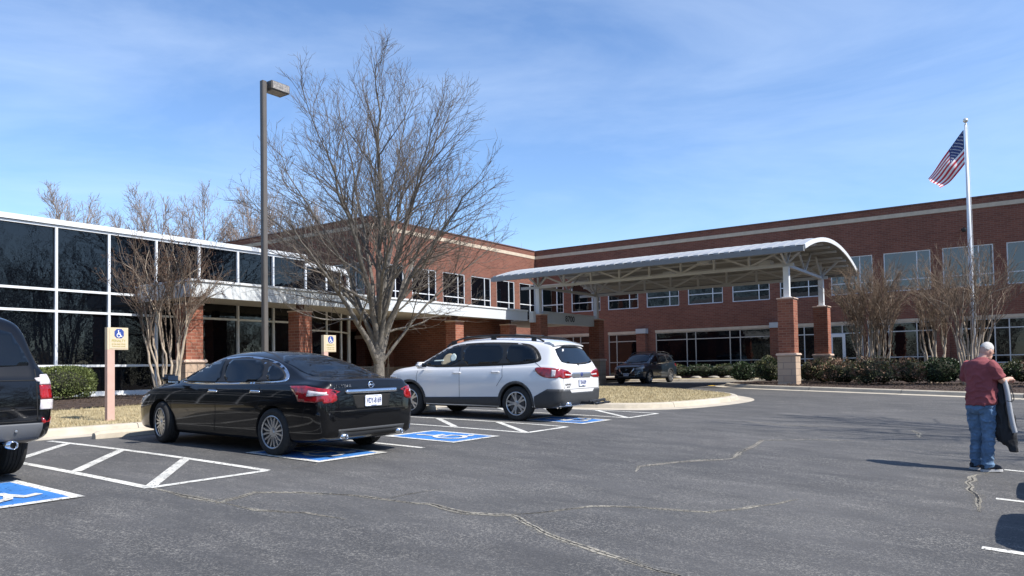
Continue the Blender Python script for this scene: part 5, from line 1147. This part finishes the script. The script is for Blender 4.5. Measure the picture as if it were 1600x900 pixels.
# ---------------------------------------------------------------- black SUV at the left edge
BSv = suvspec('paint_black', x0=-2.40, x1=2.36, wb=2.79, R=.385, rim=.225, track=.93, spokes=6, style='single',
  top=[(-2.40, .80), (-2.39, 1.00), (-2.34, 1.14), (-2.24, 1.42), (-2.15, 1.62), (-2.08, 1.70), (-1.9, 1.745), (-1.3, 1.765), (-.4, 1.765), (.2, 1.73), (.55, 1.64), (.85, 1.46), (1.15, 1.27), (1.32, 1.17), (1.5, 1.15), (1.9, 1.12), (2.15, 1.05), (2.28, .94), (2.34, .78), (2.36, .60)],
  belt=[(-2.40, .78), (-2.38, .96), (-2.33, 1.08), (-2.1, 1.12), (-.5, 1.09), (.8, 1.06), (1.4, 1.04), (1.9, .98), (2.2, .88), (2.36, .58)],
  w=[(-2.40, .86), (-2.37, .91), (-2.25, .935), (-1.9, .945), (-1, .95), (1.2, .95), (1.7, .94), (2.0, .90), (2.2, .83), (2.31, .70), (2.36, .52)],
  zb=[(-2.40, .50), (-2.3, .42), (-2.0, .36), (1.5, .30), (2.15, .32), (2.36, .4)], wr=[(-2.4, .74), (-2.0, .70), (0, .70), (1.4, .74)],
  rearwin=chaikin([(-.56, 1.62), (.56, 1.62), (.72, 1.24), (.70, 1.17), (-.70, 1.17), (-.72, 1.24)], 1),
  sidewin=[chaikin([(1.05, 1.135), (.80, 1.335), (.44, 1.52), (.16, 1.585), (.12, 1.56), (.05, 1.155)], 1), chaikin([(.06, 1.60), (-.5, 1.618), (-.90, 1.60), (-.93, 1.17), (.0, 1.158)], 1), chaikin([(-1.0, 1.60), (-1.80, 1.58), (-2.02, 1.26), (-1.96, 1.20), (-1.02, 1.18)], 1)],
  dlo=[(1.15, 1.10), (.80, 1.36), (.44, 1.56), (.1, 1.63), (-1.84, 1.61), (-2.08, 1.22), (-2.0, 1.16)], dlo_out=[(1.16, 1.10), (.80, 1.362), (.44, 1.562), (.1, 1.632), (-1.84, 1.612), (-2.085, 1.22), (-2.0, 1.158)],
  tail=[[(f, [(-2.24, .985), (-2.39, .985), (-2.39, .84), (-2.24, .84)]), ('B', [(.91*s, .985), (.785*s, .985), (.79*s, .84), (.91*s, .84)])] for f, s in (('L', 1), ('R', -1))],
  tail_clear=[[(f, [(-2.22, 1.09), (-2.36, 1.09), (-2.385, .99), (-2.23, .99)]), ('B', [(.90*s, 1.09), (.80*s, 1.09), (.785*s, .99), (.91*s, .99)])] for f, s in (('L', 1), ('R', -1))]+[[(f, [(-2.22, .835), (-2.39, .835), (-2.39, .735), (-2.20, .735)]), ('B', [(.91*s, .835), (.79*s, .835), (.78*s, .735), (.91*s, .735)])] for f, s in (('L', 1), ('R', -1))],
  extra=[('bumper_step', 'grey_bumper', [('B', [(-.80, .60), (.80, .60), (.78, .46), (-.78, .46)])], .035), ('reflector', 'lamp_red', [('B', [(s*.80, .655), (s*.90, .655), (s*.90, .585), (s*.80, .585)]) for s in (1, -1)], .008),
         ('tailgate_seam', 'seam', [('B', [(s*.755, 1.15), (s*.765, 1.15), (s*.765, .62), (s*.755, .62)]) for s in (1, -1)]+[('B', [(-.76, .625), (.76, .625), (.76, .615), (-.76, .615)]), ('B', [(-.75, 1.04), (.75, 1.04), (.75, 1.03), (-.75, 1.03)]), ('B', [(-.75, .74), (.75, .74), (.75, .73), (-.75, .73)])], .002),
         ('plate_recess', 'cladding', [('B', [(-.42, .96), (.42, .96), (.36, .76), (-.36, .76)])], .003),
         ('arch_trim', 'paint_black', [(f, arch_ring(xc, .385, R_(-12), R_(192), .436, .485)) for f in 'LR' for xc in (1.395, -1.395)], .03)],
  handles=[(.12, 1.0), (-.85, 1.0)], seams=[[(.05, 1.12), (.02, .8), (.03, .40)], [(-.95, 1.15), (-1.0, .9), (-.90, .72)]], mir=(.95, .96, 1.08))
bx_, by_ = -10.78, 2.70
zz = (g(bx_-1.3, by_)+g(bx_+1.4, by_))/2
bs, bv, body = car(BSv, 'suv', 'older black SUV with clear and red tail lights at the left edge', (bx_, by_, zz-.004), R_(180), 'SUV')
for sg in (1, -1):
    mb = MB(); mb.tube(chaikin([(.55, sg*.60, 1.66), (.35, sg*.60, 1.80), (-1.55, sg*.60, 1.83), (-1.85, sg*.60, 1.74)], 2, False), .02, 8); mb.build('roof_rail', 'black_trim', bs, True)
plate(bs, bv, 'B', .86, 'KLD-4417'); exhaust(bs, -2.42, -.50, .40, .04)
mb = MB(); mb.tube([(-2.37, .0, 1.20), (-2.345, -.30, 1.27), (-2.35, -.42, 1.265)], .012, 6); mb.build('wiper', 'black_trim', bs)
for y_ in (-.55, -.3, .3, .55):
    mb = MB(); mb.lathe([(.001, -.006), (.012, -.004), (.014, 0)], 10, (-2.445, y_, .53), 'x'); mb.build('bumper_stud', 'alloy', bs)
# ---------------------------------------------------------------- dark crossover by the canopy
CX = suvspec('paint_slate', x0=-2.36, x1=2.33, wb=2.706, R=.36, rim=.235, track=.915, style='pair',
  top=[(-2.36, .75), (-2.34, .98), (-2.28, 1.16), (-2.18, 1.38), (-2.06, 1.54), (-1.9, 1.61), (-1.3, 1.68), (-.5, 1.70), (.0, 1.68), (.45, 1.58), (.8, 1.40), (1.1, 1.22), (1.25, 1.13), (1.5, 1.09), (1.85, 1.03), (2.08, .95), (2.24, .84), (2.31, .70), (2.33, .55)],
  belt=[(-2.36, .72), (-2.33, .92), (-2.25, 1.06), (-1.8, 1.12), (-.5, 1.06), (.8, 1.0), (1.4, .98), (1.85, .92), (2.1, .84), (2.25, .74), (2.33, .53)],
  w=[(-2.36, .74), (-2.3, .85), (-2.1, .90), (-1.5, .92), (1.2, .92), (1.7, .91), (1.98, .88), (2.17, .80), (2.28, .68), (2.33, .5)],
  sidewin=[chaikin([(1.08, 1.09), (.80, 1.29), (.42, 1.48), (.16, 1.53), (.12, 1.50), (.05, 1.11)], 1), chaikin([(.06, 1.54), (-.5, 1.56), (-.95, 1.54), (-1.03, 1.16), (.0, 1.11)], 1), chaikin([(-1.05, 1.53), (-1.40, 1.51), (-1.72, 1.40), (-1.80, 1.26), (-1.12, 1.18)], 1)],
  dlo=chaikin([(1.18, 1.06), (.84, 1.30), (.44, 1.50), (.1, 1.56), (-.6, 1.58), (-1.38, 1.54), (-1.72, 1.44), (-1.86, 1.25), (-1.5, 1.17), (-.3, 1.09)], 1), dlo_out=chaikin([(1.22, 1.04), (.84, 1.32), (.44, 1.525), (.1, 1.585), (-.6, 1.605), (-1.4, 1.565), (-1.76, 1.46), (-1.92, 1.24), (-1.5, 1.15), (-.3, 1.07)], 1), dlo_mat='chrome',
  wind=chaikin([(1.14, .70), (1.22, .3), (1.24, 0), (1.22, -.3), (1.14, -.70), (.50, -.60), (.44, 0), (.50, .60)], 1),
  tail=[[(f, chaikin([(-1.92, 1.06), (-2.30, 1.06), (-2.34, .92), (-2.1, .90)], 1))] for f in 'LR'], tail_clear=[],
  head=[[('F', chaikin([(s*.88, .90), (s*.60, .86), (s*.50, .80), (s*.62, .765), (s*.86, .80)], 1)), (f, [(1.80, .93), (2.22, .88), (2.24, .80), (2.0, .84)])] for f, s in (('L', 1), ('R', -1))],
  extra=[('grille', 'seam', [('F', [(-.42, .84), (.42, .84), (.28, .56), (-.28, .56)])], .006), ('grille_trim', 'chrome', [('F', [(s*.47, .84), (s*.40, .84), (s*.24, .58), (0, .55), (0, .51), (s*.27, .53), (s*.33, .58)]) for s in (1, -1)], .014),
         ('lower_grille', 'seam', [('F', [(-.62, .47), (.62, .47), (.55, .40), (-.55, .40)])], .006), ('fog_trim', 'alloy', [('F', [(s*.46, .50), (s*.76, .58), (s*.76, .55), (s*.46, .46)]) for s in (1, -1)]+[('F', [(-.5, .40), (.5, .40), (.5, .375), (-.5, .375)])], .010),
         ('arch_trim', 'cladding', [(f, arch_ring(xc, .36, R_(-12), R_(192), .408, .46)) for f in 'LR' for xc in (1.353, -1.353)], .010), ('lower_cladding', 'cladding', [(f, [(.97, .25), (.97, .40), (-.97, .42), (-.97, .25)]) for f in 'LR'], .008)],
  handles=[(.10, .95), (-.9, .98)], seams=[[(1.15, 1.03), (1.2, .85), (1.1, .42)], [(.05, 1.08), (.02, .8), (.03, .37)], [(-1.06, 1.14), (-1.08, .92), (-.94, .72)]], mir=(.92, .93, 1.02))
rg_, bv, body = car(CX, 'suv', 'dark slate crossover facing the viewer in the shade beyond the entrance canopy', (-17.9, 38.4, g(-18, 38.6)-.004), R_(-91), 'SUV')
suv_bits(rg_, bv, CX, zr=1.60); plate(rg_, bv, 'F', .50, 'UWT-5630')
mb = MB(); xe = bv.ray_cast(Vector((5, 0, .74)), Vector((-1, 0, 0)))[0].x; mb.lathe([(.05, 0), (.045, .014), (.038, .0)], 20, (xe+.012, 0, .76), 'x'); mb.build('emblem', 'chrome', rg_, True)
# ---------------------------------------------------------------- cars just outside the right edge; their shadows reach into view
for i, (x, y, src, lb) in enumerate(((2.62, 7.95, suv, 'white SUV outside the right edge of the view, nearest the camera'), (2.50, 10.3, sed, 'black sedan outside the right edge of the view, level with the man'), (2.9, 15.6, rg_, 'slate crossover outside the right edge of the view, beyond the man'))):
    c = link_copy(src); c.location = (x, y, g(x, y)-.01); c.rotation_euler = (0, 0, R_(180) if i != 1 else R_(180)); c['label'] = lb
    c['group'] = 'vehicles parked just outside the right edge'
# ================================================================== THE MAN
def remesh_build(mb, name, m_, parent, vox, wob=0, ws=8, sm=6, stretch=(1, 1, 1), zr=None, seed=0):
    o = mb.build(name, m_, parent, True); md = o.modifiers.new('r', 'REMESH'); md.mode = 'VOXEL'; md.voxel_size = vox; md.use_smooth_shade = True
    s = o.modifiers.new('s', 'SMOOTH'); s.iterations = sm; s.factor = .5
    dg = bpy.context.evaluated_depsgraph_get(); nm = bpy.data.meshes.new_from_object(o.evaluated_get(dg)); o.modifiers.clear(); o.data = nm
    if wob:
        ns = [v.normal.copy() for v in nm.vertices]
        for v, n in zip(nm.vertices, ns):
            c = v.co; p = Vector((c.x*stretch[0], c.y*stretch[1], c.z*stretch[2]))*ws+Vector((seed, 0, 0)); k = 1 if zr is None else ss((zr-c.z)/.25)*.8+.2
            r1 = 1-abs(noise.noise(p))*2; v.co = c+n*wob*k*(r1**3*1.2-.3+.4*noise.noise(p*2.1))
    nm.polygons.foreach_set('use_smooth', [True]*len(nm.polygons)); return o
def eloft(mb, rings, k=28):   # rings: (centre, rx, ry, angle of the rx axis)
    V = []; n = len(rings)
    for c, rx, ry, a in rings:
        for j in range(k):
            t = 2*math.pi*j/k; x, y = rx*math.cos(t), ry*math.sin(t); V.append((c[0]+x*math.cos(a)-y*math.sin(a), c[1]+x*math.sin(a)+y*math.cos(a), c[2]))
    mb.add(V, [(i*k+j, i*k+(j+1) % k, (i+1)*k+(j+1) % k, (i+1)*k+j) for i in range(n-1) for j in range(k)]+[tuple(reversed(range(k))), tuple(range((n-1)*k, n*k))])
def limbm(mb, pts, rad, k=16):
    P = chaikin([tuple(p)+(r,) for p, r in zip(pts, rad)], 2, False); mb.tube([p[:3] for p in P], [p[3] for p in P], k)
def ell(mb, c, r, rot=None, n=3):
    bm = bmesh.new(); bmesh.ops.create_icosphere(bm, subdivisions=n, radius=1)
    for v in bm.verts:
        q = Vector((v.co.x*r[0], v.co.y*r[1], v.co.z*r[2])); q = rot @ q if rot else q; v.co = q+Vector(c)
    bm.verts.index_update(); mb.add([v.co[:] for v in bm.verts], [[v.index for v in f.verts] for f in bm.faces]); bm.free()
mx_, my_ = -.62, 11.63
man = thing('person', (mx_, my_, g(mx_, my_)), 'white haired man in a maroon t-shirt and blue jeans, back turned', 'person')
A1 = R_(-38)       # shoulder line turned: he faces away and to the right
f1 = Vector((-math.sin(A1), math.cos(A1), 0)); rr1 = Vector((math.cos(A1), math.sin(A1), 0))
def TL(a, b, z): v = rr1*a+f1*b; return (v.x, v.y, z)   # across, forward, up
SHO = [(.20, .0, 1.415), (-.20, .0, 1.415)]
hc = Vector(TL(.02, .115, 1.565))
B_ = MB()
eloft(B_, [(TL(0, 0, .82), .14, .11, A1), (TL(0, .0, .95), .165, .13, A1), (TL(0, .01, 1.1), .165, .135, A1), (TL(0, 0, 1.3), .19, .125, A1), (TL(0, .0, 1.42), .17, .09, A1), (TL(0, .02, 1.47), .07, .06, A1)])
limbm(B_, [TL(0, .0, 1.40), TL(.005, .05, 1.48), TL(.015, .09, 1.56)], [.065, .060, .060])
RH = R_(30); hr = Matrix.Rotation(A1, 3, 'Z') @ Matrix.Rotation(-RH, 3, 'X')
ell(B_, hc+Vector((0, 0, .02)), (.076, .096, .112), hr)
ell(B_, hc+hr @ Vector((0, .045, -.055)), (.052, .055, .055), hr)      # jaw
limbm(B_, [hc+hr @ Vector((0, .092, .015)), hc+hr @ Vector((0, .112, -.012)), hc+hr @ Vector((0, .095, -.022))], [.008, .014, .012], 8)  # nose
ell(B_, hc+hr @ Vector((0, .088, -.052)), (.024, .012, .007), hr, 2)  # lips
for s in (1, -1):
    ell(B_, hc+hr @ Vector((s*.079, -.008, .0)), (.010, .020, .031), hr, 2); ell(B_, hc+hr @ Vector((s*.03, .085, .028)), (.016, .010, .010), hr, 2)
# arms
RA = [TL(.185, 0, 1.40), TL(.235, .03, 1.28), TL(.25, .10, 1.185), TL(.225, .19, 1.185), TL(.185, .275, 1.20)]
LA = [TL(-.185, 0, 1.40), TL(-.245, .02, 1.27), TL(-.25, .07, 1.15), TL(-.16, .22, 1.14), TL(-.02, .28, 1.18)]
limbm(B_, RA, [.055, .050, .044, .038, .027]); limbm(B_, LA, [.055, .050, .044, .038, .027])
def hand(mb, wrist, d, side, closed=.7):
    d = Vector(d).normalized(); upv = Vector((0, 0, 1)); sv = d.cross(upv).normalized()*side; nn = sv.cross(d).normalized()*side
    w_ = Vector(wrist); mb.tube([w_-d*.03, w_+d*.02, w_+d*.085], [.026, .033, .034], 12)
    ell(mb, w_+d*.06, (.036, .036, .02), None, 2)
    for i, (o, L_) in enumerate(((-.030, .066), (-.010, .076), (.011, .071), (.030, .056))):
        b = w_+d*.078+sv*o; p1 = b+(d*.9-upv*.35).normalized()*L_*.42; p2 = p1+(d*.25-upv*.95).normalized()*L_*.34; p3 = p2+(-d*.55-upv*.65).normalized()*L_*.27
        mb.tube([b-d*.02, b, p1, p2, p3], [.0095, .0098, .0092, .0085, .0065], 8)
    b = w_+d*.02-sv*.028; mb.tube([b, b-sv*.022+d*.025-upv*.012, b-sv*.018+d*.055-upv*.03, b-sv*.002+d*.07-upv*.045], [.014, .0125, .0105, .008], 8)
hand(B_, RA[-1], f1*1+rr1*-.05, 1); hand(B_, LA[-1], f1*.5+rr1*.6, -1)
A2 = R_(-58); f2 = Vector((-math.sin(A2), math.cos(A2), 0)); rr2 = Vector((math.cos(A2), math.sin(A2), 0))
HL, HR = Vector((-.085, .03, .90)), Vector((.075, -.04, .90))
AL, AR = Vector((-.085, .10, .09)), Vector((.055, -.06, .09))
KL, KR = (HL+AL)/2+f2*.02+Vector((0, 0, .02)), (HR+AR)/2+f2*.02+Vector((0, 0, .02))
for h, k_, a in ((HL, KL, AL), (HR, KR, AR)): limbm(B_, [h, k_, a, a+f2*.0+Vector((0, 0, -.05))], [.075, .052, .04, .038]); ell(B_, a+f2*.07+Vector((0, 0, -.05)), (.03, .03, .025), None, 2)
man.scale = (.94, .94, 1)
body_m = remesh_build(B_, 'body', 'skin', man, .0065, sm=3)
# hair: a cropped cap behind the hairline
H_ = MB(); bm = bmesh.new(); bmesh.ops.create_icosphere(bm, subdivisions=4, radius=1)
keep = [v for v in bm.verts if v.co.y > .35 and v.co.z < .45 or v.co.z < -.35-.25*v.co.y or (abs(v.co.x) > .75 and v.co.z < .05 and v.co.y > -.25)]
bmesh.ops.delete(bm, geom=keep, context='VERTS'); bm.verts.index_update()
for v in bm.verts: q = Vector((v.co.x*.0815, v.co.y*.102, v.co.z*.1175))*(1+.018*noise.noise(v.co*9)); v.co = hc+Vector((0, 0, .02))+hr @ q
H_.add([v.co[:] for v in bm.verts], [[v.index for v in f.verts] for f in bm.faces]); bm.free(); H_.build('hair', 'hair', man, True)
T_ = MB()
eloft(T_, [(TL(0, .0, .865), .205, .165, A1), (TL(0, .01, .93), .208, .170, A1), (TL(0, .025, 1.06), .205, .178, A1), (TL(0, .02, 1.2), .208, .168, A1), (TL(0, .005, 1.32), .222, .150, A1), (TL(0, -.005, 1.40), .215, .128, A1), (TL(0, .0, 1.445), .165, .105, A1), (TL(0, .02, 1.475), .095, .078, A1), (TL(0, .035, 1.495), .074, .068, A1)], 36)
limbm(T_, [TL(.15, -.005, 1.40), TL(.215, .01, 1.35), TL(.245, .045, 1.25), TL(.25, .06, 1.225)], [.085, .082, .078, .080]); limbm(T_, [TL(-.15, -.005, 1.40), TL(-.22, .01, 1.34), TL(-.25, .03, 1.22), TL(-.252, .04, 1.195)], [.085, .082, .078, .080])
remesh_build(T_, 'tee_shirt', 'tee', man, .010, wob=.013, ws=7, stretch=(1, 1, 1.6), zr=1.45, seed=3, sm=3)
J_ = MB()
eloft(J_, [(TL(0, .0, .98), .168, .135, A1), (TL(0, 0, .90), .180, .145, A1), (TL(0, -.01, .82), .178, .150, A1), (TL(0, -.005, .76), .155, .125, A1)], 32)
for h, k_, a in ((HL, KL, AL), (HR, KR, AR)): limbm(J_, [h+Vector((0, 0, -.02)), (h+k_)/2, k_, (k_+a)/2+Vector((0, 0, .0)), a+Vector((0, 0, .04)), a+f2*.01+Vector((0, 0, -.035))], [.108, .098, .080, .075, .074, .078], 20)
remesh_build(J_, 'jeans', 'jeans', man, .010, wob=.014, ws=8, stretch=(1, 1, 1.5), seed=8, sm=2)
for a in (AL, AR):
    S_ = MB(); P = []
    for t, w_, h_ in ((-.085, .030, .055), (-.05, .040, .075), (.0, .042, .085), (.07, .045, .065), (.13, .048, .05), (.17, .038, .038), (.19, .02, .025)):
        c = a+f2*t; P.append((c, w_, h_))
    V = []; k = 12
    for c, w_, h_ in P:
        for j in range(k):
            t = 2*math.pi*j/k; V.append((c.x+rr2.x*w_*math.cos(t), c.y+rr2.y*w_*math.cos(t), max(.028, .03+h_*(.5+.5*math.sin(t))*1.15)))
    S_.add(V, [(i*k+j, i*k+(j+1) % k, (i+1)*k+(j+1) % k, (i+1)*k+j) for i in range(len(P)-1) for j in range(k)]+[tuple(range(k)), tuple(range((len(P)-1)*k, len(P)*k))]); sh = S_.build('shoe', 'shoe', man, True)
    S_ = MB(); out = [(c.x+rr2.x*(w_+.006)*s, c.y+rr2.y*(w_+.006)*s) for s in (1, -1) for c, w_, h_ in (P if s > 0 else P[::-1])]; S_.prism(out, .003, .032); S_.build('sole', 'sole', sh)
# garment bag hanging from his forearm
bgx, bgy = TL(.29, .24, 0)[:2]; bgx -= .10
gbag = thing('garment_bag', (mx_+bgx, my_+bgy, g(mx_, my_)), "black garment bag with a silver grey edge, hanging from the man's hands", 'garment bag')
def fold(x, y0, y1, z0, z1, th): pass
mb = MB()
eloft(mb, [((-.035, 0, 1.19), .06, .04, R_(10)), ((-.04, .0, 1.10), .085, .06, R_(10)), ((-.045, .0, .9), .105, .075, R_(14)), ((-.03, .01, .7), .125, .08, R_(10)), ((-.02, .0, .5), .13, .07, R_(8)), ((.01, .0, .40), .11, .06, R_(6)), ((.05, .0, .33), .06, .05, 0), ((.06, 0, .27), .05, .04, 0)], 24)
remesh_build(mb, 'bag_body', 'bag_black', gbag, .010, wob=.012, ws=7, stretch=(2, 2, .6), seed=2, sm=2)
mb = MB(); pts = [(-.01, -.06, 1.195), (.02, -.08, 1.05), (.035, -.085, .85), (.065, -.085, .62), (.085, -.075, .52)]
mb.tube(chaikin(pts, 2, False), [.030]*len(chaikin(pts, 2, False)), 10); mb.build('grey_edge', 'bag_grey', gbag, True)
mb = MB(); pts = [(.05, -.07, 1.13), (.085, -.06, 1.0), (.09, -.07, .93), (.04, -.11, .92), (.01, -.11, .93)]; mb.tube(chaikin(pts, 2, False), .006, 6); mb.build('strap', 'bag_black', gbag, True)
